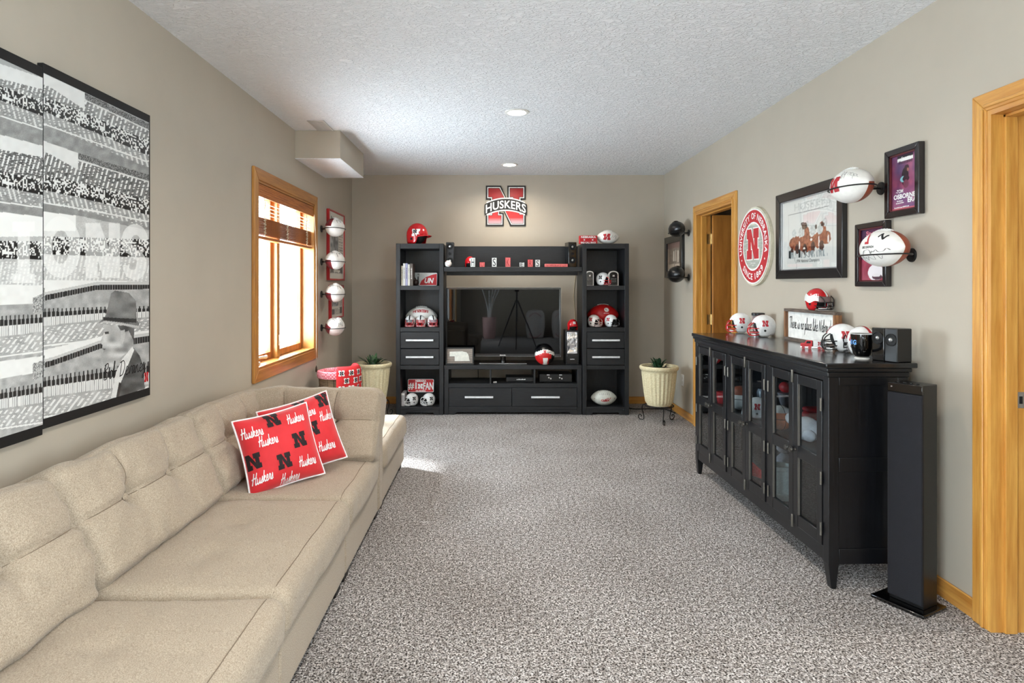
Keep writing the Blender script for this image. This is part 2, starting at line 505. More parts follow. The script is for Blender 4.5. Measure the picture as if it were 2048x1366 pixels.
# ---------------------------------------------------------------- the room
def carpet_mat():
    m, nt, b = _base('carpet pile')
    tc = N_(nt, 'ShaderNodeTexCoord')
    n1 = N_(nt, 'ShaderNodeTexNoise'); n1.inputs['Scale'].default_value = 140; n1.inputs['Detail'].default_value = 2.5; n1.inputs['Roughness'].default_value = 0.7
    n2 = N_(nt, 'ShaderNodeTexNoise'); n2.inputs['Scale'].default_value = 2.2; n2.inputs['Detail'].default_value = 3
    n3 = N_(nt, 'ShaderNodeTexVoronoi'); n3.inputs['Scale'].default_value = 180
    for n in (n1, n2, n3): nt.links.new(tc.outputs['Object'], n.inputs['Vector'])
    r1 = N_(nt, 'ShaderNodeValToRGB')
    e = r1.color_ramp.elements
    e[0].position = 0.405; e[0].color = (*lin((46, 42, 40)), 1)
    e[1].position = 0.60; e[1].color = (*lin((228, 224, 222)), 1)
    k = r1.color_ramp.elements.new(0.48); k.color = (*lin((152, 146, 143)), 1)
    nt.links.new(n1.outputs['Fac'], r1.inputs[0])
    r2 = N_(nt, 'ShaderNodeValToRGB')
    r2.color_ramp.elements[0].position = 0.35; r2.color_ramp.elements[0].color = (0.84, 0.83, 0.82, 1)
    r2.color_ramp.elements[1].position = 0.65; r2.color_ramp.elements[1].color = (1, 1, 1, 1)
    nt.links.new(n2.outputs['Fac'], r2.inputs[0])
    mx = N_(nt, 'ShaderNodeMix', data_type='RGBA', blend_type='MULTIPLY'); mx.inputs[0].default_value = 1.0
    nt.links.new(r1.outputs[0], mx.inputs[6]); nt.links.new(r2.outputs[0], mx.inputs[7])
    n4 = N_(nt, 'ShaderNodeTexNoise'); n4.inputs['Scale'].default_value = 52; n4.inputs['Detail'].default_value = 1.5
    nt.links.new(tc.outputs['Object'], n4.inputs['Vector'])
    r4 = N_(nt, 'ShaderNodeValToRGB')
    r4.color_ramp.elements[0].position = 0.38; r4.color_ramp.elements[0].color = (0.62, 0.60, 0.58, 1)
    r4.color_ramp.elements[1].position = 0.60; r4.color_ramp.elements[1].color = (1.12, 1.12, 1.12, 1)
    nt.links.new(n4.outputs['Fac'], r4.inputs[0])
    m4 = N_(nt, 'ShaderNodeMix', data_type='RGBA', blend_type='MULTIPLY'); m4.inputs[0].default_value = 1.0
    nt.links.new(mx.outputs[2], m4.inputs[6]); nt.links.new(r4.outputs[0], m4.inputs[7])
    nt.links.new(m4.outputs[2], b.inputs['Base Color'])
    ad = N_(nt, 'ShaderNodeMath', operation='ADD')
    nt.links.new(n1.outputs['Fac'], ad.inputs[0]); nt.links.new(n3.outputs['Distance'], ad.inputs[1])
    bp = N_(nt, 'ShaderNodeBump'); bp.inputs['Strength'].default_value = 0.7; bp.inputs['Distance'].default_value = 0.006
    nt.links.new(ad.outputs[0], bp.inputs['Height']); nt.links.new(bp.outputs[0], b.inputs['Normal'])
    b.inputs['Roughness'].default_value = 0.95; b.inputs['Specular IOR Level'].default_value = 0.1
    return m

def ceiling_mat():
    m, nt, b = _base('knockdown plaster')
    tc = N_(nt, 'ShaderNodeTexCoord')
    mp = N_(nt, 'ShaderNodeMapping'); mp.inputs['Scale'].default_value = (1.0, 1.5, 1.0)
    nt.links.new(tc.outputs['Object'], mp.inputs['Vector'])
    n1 = N_(nt, 'ShaderNodeTexNoise'); n1.inputs['Scale'].default_value = 26; n1.inputs['Detail'].default_value = 4; n1.inputs['Distortion'].default_value = 1.6
    nt.links.new(mp.outputs[0], n1.inputs['Vector'])
    r = N_(nt, 'ShaderNodeValToRGB'); r.color_ramp.elements[0].position = 0.42; r.color_ramp.elements[1].position = 0.58
    nt.links.new(n1.outputs['Fac'], r.inputs[0])
    bp = N_(nt, 'ShaderNodeBump'); bp.inputs['Strength'].default_value = 0.8; bp.inputs['Distance'].default_value = 0.007
    nt.links.new(r.outputs[0], bp.inputs['Height']); nt.links.new(bp.outputs[0], b.inputs['Normal'])
    r2 = N_(nt, 'ShaderNodeValToRGB')
    r2.color_ramp.elements[0].color = (*lin((228, 230, 232)), 1); r2.color_ramp.elements[1].color = (*lin((246, 247, 249)), 1)
    nt.links.new(n1.outputs['Fac'], r2.inputs[0]); nt.links.new(r2.outputs[0], b.inputs['Base Color'])
    b.inputs['Roughness'].default_value = 0.85
    return m
CARPET = carpet_mat(); CEIL = ceiling_mat()

XO = 3.3   # far side of the rooms beyond the doors
struct(B().box(XL - 0.16, XR + 0.115, YR - 0.1, YB + 0.12, -0.1, 0).box(XR + 0.115, 3.3, 1.1, YB + 0.12, -0.1, 0).obj('floor', CARPET))
YX = 1.2   # the side rooms end here; behind the camera the outer wall is the right wall itself
struct(B().box(XL - 0.16, XR + 0.115, YR - 0.1, YB + 0.12, ZC, ZC + 0.1).box(XR + 0.115, XO, YX - 0.1, YB + 0.12, ZC, ZC + 0.1).obj('ceiling', CEIL))
struct(B().box(XL - 0.16, XO, YB, YB + 0.12, 0, ZC).obj('wall_back', WALL))
struct(B().box(XL - 0.16, XR + 0.115, YR - 0.1, YR, 0, ZC).obj('wall_rear', WALL))
struct(B().box(XO, XO + 0.1, YX - 0.1, YB + 0.12, 0, ZC).obj('wall_far_right', WALL))
struct(B().box(XR + 0.115, XO, YX - 0.1, YX, 0, ZC).obj('wall_side_room', WALL))
# left wall with the window and, behind the camera, the patio door
W0, W1, WZ0, WZ1 = 4.07, 5.36, 0.745, 1.985
P0, P1, PZ = -2.0, -0.2, 2.02
b = B()
for (y0, y1, z0, z1) in ((YR, P0, 0, ZC), (P0, P1, PZ, ZC), (P1, W0, 0, ZC), (W0, W1, 0, WZ0), (W0, W1, WZ1, ZC), (W1, YB, 0, ZC)):
    b.box(XL - 0.16, XL, y0, y1, z0, z1)
struct(b.obj('wall_left', WALL))
# right wall with two door openings and the added window behind the camera
D0, D1, DZ = 4.86, 5.732, 1.955       # far door opening
E0, E1 = 1.50, 2.355                   # near door opening
b = B()
for (y0, y1, z0, z1) in ((YR, -2.3, 0, ZC), (-2.3, -0.3, 0, 0.75), (-2.3, -0.3, 2.05, ZC), (-0.3, E0, 0, ZC), (E0, E1, DZ, ZC), (E1, D0, 0, ZC), (D0, D1, DZ, ZC), (D1, YB, 0, ZC)):
    b.box(XR, XR + 0.115, y0, y1, z0, z1)
struct(b.obj('wall_right', WALL))
# walls of the rooms beyond the doors
struct(B().box(XR + 0.115, XO, 3.55, 3.65, 0, ZC).obj('wall_partition', WALL))
# boxed-in duct in the corner
struct(B().box(XL, -1.187, 4.874, 5.75, 2.289, ZC).obj('wall_soffit', WALL, bevel=0.002))
struct(B().box(XL, -1.187, 4.874, 5.75, 2.285, 2.289).obj('ceiling_soffit', CEIL))

# baseboards
def base_run(name, x0, x1, y0, y1, m):
    struct(B().box(x0, x1, y0, y1, 0, 0.078).obj(name, m, bevel=0.004))
base_run('baseboard_back', XL, XR, YB - 0.012, YB, WOODX)
base_run('baseboard_left', XL, XL + 0.012, P1 + 0.07, YB - 0.012, WOODY)
base_run('baseboard_right', XR - 0.012, XR, E1 + 0.075, D0 - 0.075, WOODY)
base_run('baseboard_right_corner', XR - 0.012, XR, D1 + 0.075, YB - 0.012, WOODY)

# ---- doors
def casing(parent, y0, y1, zt, w=0.07, t=0.02):
    x1, x0 = XR, XR - t
    prof = lambda k: 0.0
    for (a, c, nm) in ((y0 - w, y0, 'casing'), (y1, y1 + w, 'casing')):
        inner = a if a > y0 else c
        bb = B()
        outer = (a, c)
        if a > y0:   # far side: outer edge at c
            bb.hexa([(x0, a, 0), (x1, a, 0), (x1, c, 0), (x0, c, 0)], [(x0, a, zt), (x1, a, zt), (x1, c, zt + w), (x0, c, zt + w)])
            bb.box(x0 - 0.006, x0, a + 0.012, a + 0.026, 0, zt + 0.01)
        else:
            bb.hexa([(x0, a, 0), (x1, a, 0), (x1, c, 0), (x0, c, 0)], [(x0, a, zt + w), (x1, a, zt + w), (x1, c, zt), (x0, c, zt)])
            bb.box(x0 - 0.006, x0, c - 0.026, c - 0.012, 0, zt + 0.01)
        bb.obj(nm, WOODV, parent, bevel=0.003)
    bb = B().hexa([(x0, y0, zt), (x1, y0, zt), (x1, y1, zt), (x0, y1, zt)],
                  [(x0, y0 - w, zt + w), (x1, y0 - w, zt + w), (x1, y1 + w, zt + w), (x0, y1 + w, zt + w)])
    bb.box(x0 - 0.006, x0, y0 - 0.01, y1 + 0.01, zt + 0.012, zt + 0.026)
    bb.obj('head_casing', WOODY, parent, bevel=0.003)
    jt = 0.018
    xj0, xj1 = XR - t + 0.004, XR + 0.115
    B().box(xj0, xj1, y0, y0 + jt, 0, zt).obj('jamb', WOODV, parent)
    B().box(xj0, xj1, y1 - jt, y1, 0, zt).obj('jamb', WOODV, parent)
    B().box(xj0, xj1, y0 + jt, y1 - jt, zt - jt, zt).obj('head_jamb', WOODY, parent)
    s0, s1 = XR + 0.03, XR + 0.075
    B().box(s0, s1, y0 + jt, y0 + jt + 0.012, 0, zt - jt).obj('door_stop', WOODV, parent, bevel=0.002)
    B().box(s0, s1, y1 - jt - 0.012, y1 - jt, 0, zt - jt).obj('door_stop', WOODV, parent, bevel=0.002)
    B().box(s0, s1, y0 + jt, y1 - jt, zt - jt - 0.012, zt - jt).obj('door_stop', WOODY, parent, bevel=0.002)

d1 = struct(bpy.data.objects.new('door_1', None)); COL.objects.link(d1)
casing(d1, D0, D1, DZ)
DOORM = mat('door veneer', (196, 132, 60), rgb2=(150, 92, 36), stretch=(5, 5, 0.8), vscale=3.0, rough=0.35, coat=0.25, detail=5, lo=0.3, hi=0.72)
lf = B().box(XR + 0.118, XR + 0.118 + 0.80, D1 - 0.07, D1 - 0.035, 0.012, DZ - 0.022).obj('door_leaf', DOORM, d1, bevel=0.002)
for z in (1.72, 0.985, 0.24):
    hb = B().box(XR + 0.075, XR + 0.116, D1 - 0.0205, D1 - 0.018, z - 0.045, z + 0.045)
    hb.cyl((XR + 0.119, D1 - 0.026, z - 0.047), (XR + 0.119, D1 - 0.026, z + 0.047), 0.007, n=10)
    hb.obj('hinge', BRASS, d1)
d2 = struct(bpy.data.objects.new('door_2', None)); COL.objects.link(d2)
casing(d2, E0, E1, DZ)
sp = B().box(XR + 0.078, XR + 0.108, E1 - 0.0205, E1 - 0.018, 0.87 - 0.03, 0.87 + 0.03)
sp.obj('strike_plate', SILVER, d2)
B().box(XR + 0.088, XR + 0.1, E1 - 0.0212, E1 - 0.0205, 0.87 - 0.014, 0.87 + 0.014).obj('latch_hole', MATT, d2)

# ---- window
WINV = mat('shaded honey wood upright', (204, 146, 70), rgb2=(160, 102, 42), stretch=(14, 14, 1.0), vscale=3.2, **HONEY)  # same honey wood, darkened to paint in the shade of the backlit wall
WINY = mat('shaded honey wood lengthwise', (190, 130, 60), rgb2=(150, 92, 38), stretch=(14, 1.0, 14), vscale=3.2, **HONEY)
w1 = struct(bpy.data.objects.new('window_1', None)); COL.objects.link(w1)
t, cw = 0.02, 0.078
for (a, c, s) in ((W0 - cw, W0, 0), (W1, W1 + cw, 1)):
    zi0, zi1 = WZ0, WZ1
    if s == 0:
        bb = B().hexa([(XL, a, zi0 - cw), (XL + t, a, zi0 - cw), (XL + t, c, zi0), (XL, c, zi0)], [(XL, a, zi1 + cw), (XL + t, a, zi1 + cw), (XL + t, c, zi1), (XL, c, zi1)])
    else:
        bb = B().hexa([(XL, a, zi0), (XL + t, a, zi0), (XL + t, c, zi0 - cw), (XL, c, zi0 - cw)], [(XL, a, zi1), (XL + t, a, zi1), (XL + t, c, zi1 + cw), (XL, c, zi1 + cw)])
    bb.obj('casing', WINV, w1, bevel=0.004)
B().hexa([(XL, W0, WZ1), (XL + t, W0, WZ1), (XL + t, W1, WZ1), (XL, W1, WZ1)],
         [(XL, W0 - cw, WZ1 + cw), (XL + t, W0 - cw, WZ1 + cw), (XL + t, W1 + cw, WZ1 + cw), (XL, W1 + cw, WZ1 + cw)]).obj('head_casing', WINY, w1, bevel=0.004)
B().hexa([(XL, W0 - cw, WZ0 - cw), (XL + t, W0 - cw, WZ0 - cw), (XL + t, W1 + cw, WZ0 - cw), (XL, W1 + cw, WZ0 - cw)],
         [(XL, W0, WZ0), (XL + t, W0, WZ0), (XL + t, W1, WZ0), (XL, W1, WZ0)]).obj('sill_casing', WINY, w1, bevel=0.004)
jx0, jx1 = XL - 0.155, XL + 0.012
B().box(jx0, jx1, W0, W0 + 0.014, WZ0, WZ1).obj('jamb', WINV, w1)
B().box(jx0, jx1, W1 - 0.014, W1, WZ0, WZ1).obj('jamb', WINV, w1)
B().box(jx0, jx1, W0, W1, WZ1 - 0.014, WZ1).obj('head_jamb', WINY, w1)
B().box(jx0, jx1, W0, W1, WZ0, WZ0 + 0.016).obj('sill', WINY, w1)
MU = 4.66
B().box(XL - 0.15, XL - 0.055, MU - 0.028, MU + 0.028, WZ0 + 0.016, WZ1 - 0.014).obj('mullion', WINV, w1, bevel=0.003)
for (a, c) in ((W0 + 0.014, MU - 0.028), (MU + 0.028, W1 - 0.014)):
    sx0, sx1 = XL - 0.135, XL - 0.09
    sw = 0.042
    za, zb = WZ0 + 0.016, WZ1 - 0.014
    B().box(sx0, sx1, a, a + sw, za, zb).obj('sash_stile', SASH, w1, bevel=0.003)
    B().box(sx0, sx1, c - sw, c, za, zb).obj('sash_stile', SASH, w1, bevel=0.003)
    B().box(sx0, sx1, a + sw, c - sw, za, za + 0.05).obj('sash_rail', SASH, w1, bevel=0.003)
    B().box(sx0, sx1, a + sw, c - sw, zb - 0.05, zb).obj('sash_rail', SASH, w1, bevel=0.003)
    B().box(XL - 0.114, XL - 0.11, a + sw, c - sw, za + 0.05, zb - 0.05).obj('pane', GLASS, w1)
    B().box(XL - 0.112, XL - 0.108, a + sw + 0.012, a + sw + 0.02, za + 0.05, zb - 0.05).obj('screen_edge', mat('grey rubber', (90, 88, 84), 0.7), w1)
CREAM = mat('almond hardware', (214, 198, 176), 0.4)
cr = B().box(XL - 0.075, XL - 0.03, W0 + 0.05, W0 + 0.16, WZ0 + 0.016, WZ0 + 0.035)
cr.tube(smooth_line([(XL - 0.05, W0 + 0.09, WZ0 + 0.04), (XL - 0.035, W0 + 0.14, WZ0 + 0.062), (XL - 0.03, W0 + 0.2, WZ0 + 0.062), (XL - 0.03, W0 + 0.25, WZ0 + 0.055)]), 0.009)
cr.ball((XL - 0.03, W0 + 0.262, WZ0 + 0.058), (0.012, 0.02, 0.012), 10, 8)
cr.obj('crank_handle', CREAM, w1, bevel=0.002)
B().box(XL - 0.054, XL - 0.045, MU - 0.008, MU + 0.008, 0.85, 0.93).obj('sash_lock', CREAM, w1, bevel=0.003)
STK = thing('window_ornament', 'small dark red hanging ornament on the first window pane', 'ornament', (XL - 0.107, 4.235, 1.33), 90)
B().tube([(0.014 * math.cos(a), -0.004, 0.014 * math.sin(a) + 0.02) for a in np.linspace(0, 6.28, 14)[:-1]], 0.004, 6, True).obj('ring', NRED, STK)
B().prism([(-.016, -.03), (.016, -.03), (.006, .008), (-.006, .008)], -0.007, -0.001).obj('drop', NRED, STK, bevel=0.001)

# ---- wooden blind, half raised
bl = thing('wood_blind', 'raised honey wood slat blind hanging in the window opening', 'blind', (XL, W0 + 0.018, 0))
BW = W1 - W0 - 0.036
B().box(-0.052, -0.008, 0, BW, 1.915, 1.968).obj('headrail', SLATW, bl, bevel=0.003)
vb = B().box(-0.004, 0.008, 0.0, BW, 1.885, 1.968)
for z in (1.90, 1.915, 1.93, 1.945, 1.955): vb.box(0.008, 0.0105, 0.0, BW, z, z + 0.006)
vb.obj('valance', SLATW, bl, bevel=0.001)
sl = B().box(-0.055, -0.005, 0.004, BW - 0.004, -0.0014, 0.0014)
slat = sl.obj('slat', SLATW, bl)
slat.location = (0, 0, 1.7512)
rung = B().box(-0.034, -0.026, 0.004, BW - 0.004, -0.0012, 0.0012).obj('lift_cord', mat('pale cord', (214, 204, 186), 0.8), bl)
rung.location = (0, 0, 1.86)
for z in (1.835, 1.81, 1.785):
    o = rung.copy(); COL.objects.link(o); o.location = (0, 0, z)
zs = [1.745 - 0.0062 * k for k in range(18)]
for z in zs:
    o = slat.copy(); COL.objects.link(o); o.location = (0, 0, z + random.uniform(-.0008, .0008)); o.rotation_euler = (0, math.radians(random.uniform(-1.5, 1.5)), 0)
B().box(-0.058, -0.002, 0.002, BW - 0.002, 1.607, 1.627).obj('bottom_rail', SLATW, bl, bevel=0.003)
CORD = mat('braided cord', (196, 184, 160), 0.8)
for fy in (0.1, 0.47, 0.86):
    y = BW * fy
    B().tube(smooth_line([(0.001, y, 1.885), (0.003, y + 0.012, 1.84), (0.002, y - 0.01, 1.79), (0.003, y + 0.006, 1.745)]), 0.0022, 6).obj('ladder_cord', mat('dark cord', (70, 62, 54), 0.8), bl)
    pts = []
    for k in range(22):
        pts.append((0.003 + 0.008 * (k % 2), y + 0.012 * math.sin(k * 1.9), 1.745 - k * 0.0056))
    B().tube(smooth_line(pts, 2), 0.0032, 6).obj('gathered_cord', CORD, bl)
B().tube([(0.022, BW - 0.02, 1.9), (0.03, BW + 0.012, 1.6), (0.03, BW + 0.015, 0.60)], 0.0018, 6).obj('pull_cord', CORD, bl)
B().lathe([(0.002, 0.03), (0.007, 0.012), (0.009, -0.02), (0.004, -0.026)], 10, (0.03, BW + 0.015, 0.58)).obj('tassel', mat('dark tassel', (70, 48, 30), 0.5), bl)

# ---- ceiling: recessed lights and vent
EM = emit('lamp glow', (1.0, 0.9, 0.74), 30.0)
def can(x, y, label):
    o = thing('recessed_light', label, 'ceiling light', (x, y, ZC), 0, 'recessed ceiling lights')
    B().lathe([(0.086, -0.001), (0.084, -0.006), (0.066, -0.008), (0.062, -0.004), (0.062, -0.0005)], 36).obj('trim_ring', mat('trim white', (230, 228, 222), 0.4), o)
    B().lathe([(0.0, -0.010), (0.03, -0.0095), (0.05, -0.007), (0.056, -0.003), (0.056, -0.001), (0, -0.001)], 30).obj('bulb', EM, o)
    d = bpy.data.lights.new('lamp', 'AREA'); d.shape = 'DISK'; d.size = 0.11; d.energy = LAMP_W; d.color = (1.0, 0.91, 0.80); d.spread = math.radians(150)
    l = bpy.data.objects.new('lamp', d); COL.objects.link(l); l.parent = o; l.location = (0, 0, -0.014)
can(0.17, 6.25, 'small glowing recessed ceiling light closest to the wall with the big letter sign')
can(0.17, 4.353, 'larger glowing recessed ceiling light in the middle of the textured ceiling')
for y, l in ((2.45, 'recessed ceiling light above the sofa, out of the picture'), (0.55, 'recessed ceiling light above the photographer'), (-1.35, 'recessed ceiling light by the patio door')):
    can(0.17, y, l)
can(2.6, 2.3, 'unseen ceiling light added to brighten the room beyond the near door')  # lamp added to brighten the side room, not a known fitting
vt = thing('ceiling_vent', 'white slotted air vent in the ceiling beside the boxed soffit', 'vent', (-1.297, 4.72, ZC))
VW = mat('vent enamel', (196, 194, 190), 0.45)
vb = B()
for (a, c, d_, e) in ((-.062, .062, -.15, -.135), (-.062, .062, .135, .15), (-.062, -.05, -.135, .135), (.05, .062, -.135, .135)): vb.box(a, c, d_, e, -0.006, -0.0005)
vb.obj('frame', VW, vt, bevel=0.001)
s0 = B().box(-0.05, 0.05, -0.006, 0.006, -0.0045, -0.002).obj('slat', VW, vt)
s0.location = (0, -0.12, 0)
for k in range(1, 13):
    o = s0.copy(); COL.objects.link(o); o.location = (0, -0.12 + 0.02 * k, 0)
B().box(-0.05, 0.05, -0.135, 0.135, -0.0018, -0.0008).obj('backing', mat('vent shade', (120, 118, 114), 0.7), vt)

# ---- patio door behind the camera (it lights the room and shows in the screen)
w2 = struct(bpy.data.objects.new('window_2', None)); COL.objects.link(w2)
for (a, c) in ((P0 - 0.07, P0), (P1, P1 + 0.07)): B().box(XL, XL + 0.02, a, c, 0, PZ + 0.07).obj('casing', WOODV, w2, bevel=0.003)
B().box(XL, XL + 0.02, P0, P1, PZ, PZ + 0.07).obj('head_casing', WOODY, w2, bevel=0.003)
pm = (P0 + P1) / 2
for (a, c) in ((P0, pm), (pm, P1)):
    for (q, r) in ((a, a + 0.08), (c - 0.08, c)): B().box(XL - 0.13, XL - 0.08, q, r, 0, PZ).obj('sash_stile', SASH, w2, bevel=0.003)
    B().box(XL - 0.13, XL - 0.08, a + 0.08, c - 0.08, 0, 0.16).obj('sash_rail', SASH, w2, bevel=0.003)
    B().box(XL - 0.13, XL - 0.08, a + 0.08, c - 0.08, PZ - 0.09, PZ).obj('sash_rail', SASH, w2, bevel=0.003)
    B().box(XL - 0.107, XL - 0.103, a + 0.08, c - 0.08, 0.16, PZ - 0.09).obj('pane', GLASS, w2)

w3 = struct(bpy.data.objects.new('added_window', None)); COL.objects.link(w3)  # unseen window added to light the left wall and the sofa
for (a, c) in ((-2.37, -2.3), (-0.3, -0.23)): B().box(XR - 0.02, XR, a, c, 0.68, 2.12).obj('casing', WOODV, w3, bevel=0.003)
for (a, c) in ((0.68, 0.75), (2.05, 2.12)): B().box(XR - 0.02, XR, -2.3, -0.3, a, c).obj('head_casing', WOODY, w3, bevel=0.003)
for y in (-2.3, -1.325, -0.35): B().box(XR + 0.03, XR + 0.08, y, y + 0.05, 0.75, 2.05).obj('sash_stile', SASH, w3, bevel=0.003)
for (a, c) in ((0.75, 0.8), (2.0, 2.05)): B().box(XR + 0.03, XR + 0.08, -2.25, -0.35, a, c).obj('sash_rail', SASH, w3, bevel=0.003)
for (a, c) in ((-2.25, -1.325), (-1.275, -0.35)): B().box(XR + 0.053, XR + 0.057, a, c, 0.8, 2.0).obj('pane', GLASS, w3)
# ---------------------------------------------------------------- makers of the collectibles
def helmet(label, loc, rz, s=0.15, shell=WHITE, mask=RED, stripe=NRED, group=None, logo='N', logo_m=NRED, rot=None, visor=None, flame=None):
    """football helmet, s = overall height, facing -y"""
    o = thing('football_helmet', label, 'helmet', loc, rz, group, rot)
    a, bb, c = 0.43 * s, 0.53 * s, 0.5 * s
    zc = 0.5 * s
    def zmin(t):          # t = angle from the front, 0..pi
        d = math.degrees(t)
        k = min(1, max(0, (d - 46) / 20)); k = k * k * (3 - 2 * k)
        low = -0.47 if d < 125 else -0.40
        return (0.14 * (1 - k) + low * k)
    def rad(z):
        z = z / 0.5
        return math.sqrt(max(0.0, 1 - z * z)) if z > 0 else math.sqrt(max(0, 1 - 0.42 * z * z)) * (1 - 0.05 * abs(z))
    def P(u, w, off=0.0):
        t = 2 * math.pi * u
        ta = abs(((t + math.pi) % (2 * math.pi)) - math.pi)
        zz = 0.5 - (0.5 - zmin(ta)) * (1 - math.cos(w * math.pi / 2)) if False else 0.5 * math.cos(w * math.pi / 2 * 1.0) + (zmin(ta)) * (1 - math.cos(w * math.pi / 2)) ** 1.0
        zz = min(0.4999, zz)
        r = rad(zz)
        return (math.sin(t) * (a + off) * r, -math.cos(t) * (bb + off) * r + 0.02 * s, zc + zz * s + (off if w < .2 else 0))
    sh = B().grid(lambda u, w: P(u, w), 40, 16, True).obj('shell', shell, o, angle=60)
    md = sh.modifiers.new('wall', 'SOLIDIFY'); md.thickness = 0.035 * s; md.offset = -1
    # inner padding, dark
    B().ball((0, 0.03 * s, zc + 0.02 * s), (a * .84, bb * .78, c * .84), 18, 12).obj('padding', MATT, o)
    if stripe is not None:
        def st(u, w):
            th = -0.62 + (math.pi * 0.94) * w      # over the crown, front to back
            y = -math.cos(th + math.pi / 2 - 0.0)
            ang = math.radians(16) + w * math.radians(150)
            yy = -math.cos(ang) * (bb + 0.006 * s) + 0.02 * s
            zz = zc + math.sin(ang) * (c + 0.006 * s)
            return ((u - 0.5) * 0.1 * s, yy, zz)
        B().grid(st, 3, 20).obj('stripe', stripe, o, normals=False)
    m = B()
    ex = 0.405 * s
    def bar(z, fy, z2=None, hw=ex):
        z2 = z if z2 is None else z2
        return smooth_line([(-hw, -0.20 * s, zc + z * s), (-hw * .94, -0.42 * s, zc + z2 * s), (-hw * .5, -fy * s, zc + z2 * s), (0, -(fy + .04) * s, zc + z2 * s),
                            (hw * .5, -fy * s, zc + z2 * s), (hw * .94, -0.42 * s, zc + z2 * s), (hw, -0.20 * s, zc + z * s)])
    rr = 0.022 * s
    m.tube(bar(-0.10, 0.60, -0.12), rr, 6); m.tube(bar(-0.26, 0.62, -0.30), rr, 6); m.tube(bar(-0.38, 0.56, -0.42), rr, 6)
    for x in (-.14, .14):
        m.tube([(x * s, -0.63 * s, zc - 0.12 * s), (x * s, -0.65 * s, zc - 0.30 * s), (x * s, -0.58 * s, zc - 0.42 * s)], rr, 6)
    for x in (-1, 1):
        m.tube(smooth_line([(x * .33 * s, -0.40 * s, zc + .16 * s), (x * .30 * s, -.56 * s, zc + 0.02 * s), (x * .25 * s, -.60 * s, zc - .14 * s), (x * .26 * s, -.6 * s, zc - .3 * s)]), rr, 6)
    m.obj('facemask', mask, o)
    B().grid(lambda u, w: ((u - .5) * .8 * s * (1 - 0.1), (-0.33 - 0.17 * math.cos((u - .5) * 3.0)) * s, zc + (-0.36 - 0.1 * w) * s), 10, 3).obj('chin_strap', WHITE, o)
    if visor: B().grid(lambda u, w: ((u - .5) * .74 * s, (-0.30 - 0.26 * math.cos((u - .5) * 2.6)) * s, zc + (0.13 - 0.24 * w) * s), 12, 4).obj('visor', visor, o)
    def side(sx, off):
        def g(u, v):
            zz = 0.12 * s + v
            q = 1 - (u / bb) ** 2 - (zz / c) ** 2
            return (sx * (a * math.sqrt(max(0.02, q)) + off), 0.06 * s + u * (1 if sx > 0 else -1) , zc + zz)
        return g
    for sx in (-1, 1):
        if logo == 'N':
            decal('logo', fit(n_geo(), h=0.27 * s, w=0.25 * s), logo_m, o, side(sx, 0.012 * s), cut=0.07 * s)
        B().tube([(sx * (a * .955), 0.05 * s, zc - 0.2 * s), (sx * (a * .99), 0.05 * s, zc - 0.2 * s)], 0.05 * s, 12).obj('ear_hole', MATT, o)
        if flame is not None:
            B().grid(lambda u, w: (sx * (a * math.sqrt(max(.05, 1 - ((u - .5) * .8 * s / bb) ** 2 - ((.3 * s * (.7 - w) + .05 * s * math.sin(u * 9)) / c) ** 2)) + .012 * s),
                                   (u - .45) * .8 * s, zc + .3 * s * (.7 - w) * (1 if w < .5 else 1.1) + .05 * s * math.sin(u * 9)), 12, 4).obj('side_flash', flame, o)
    return o

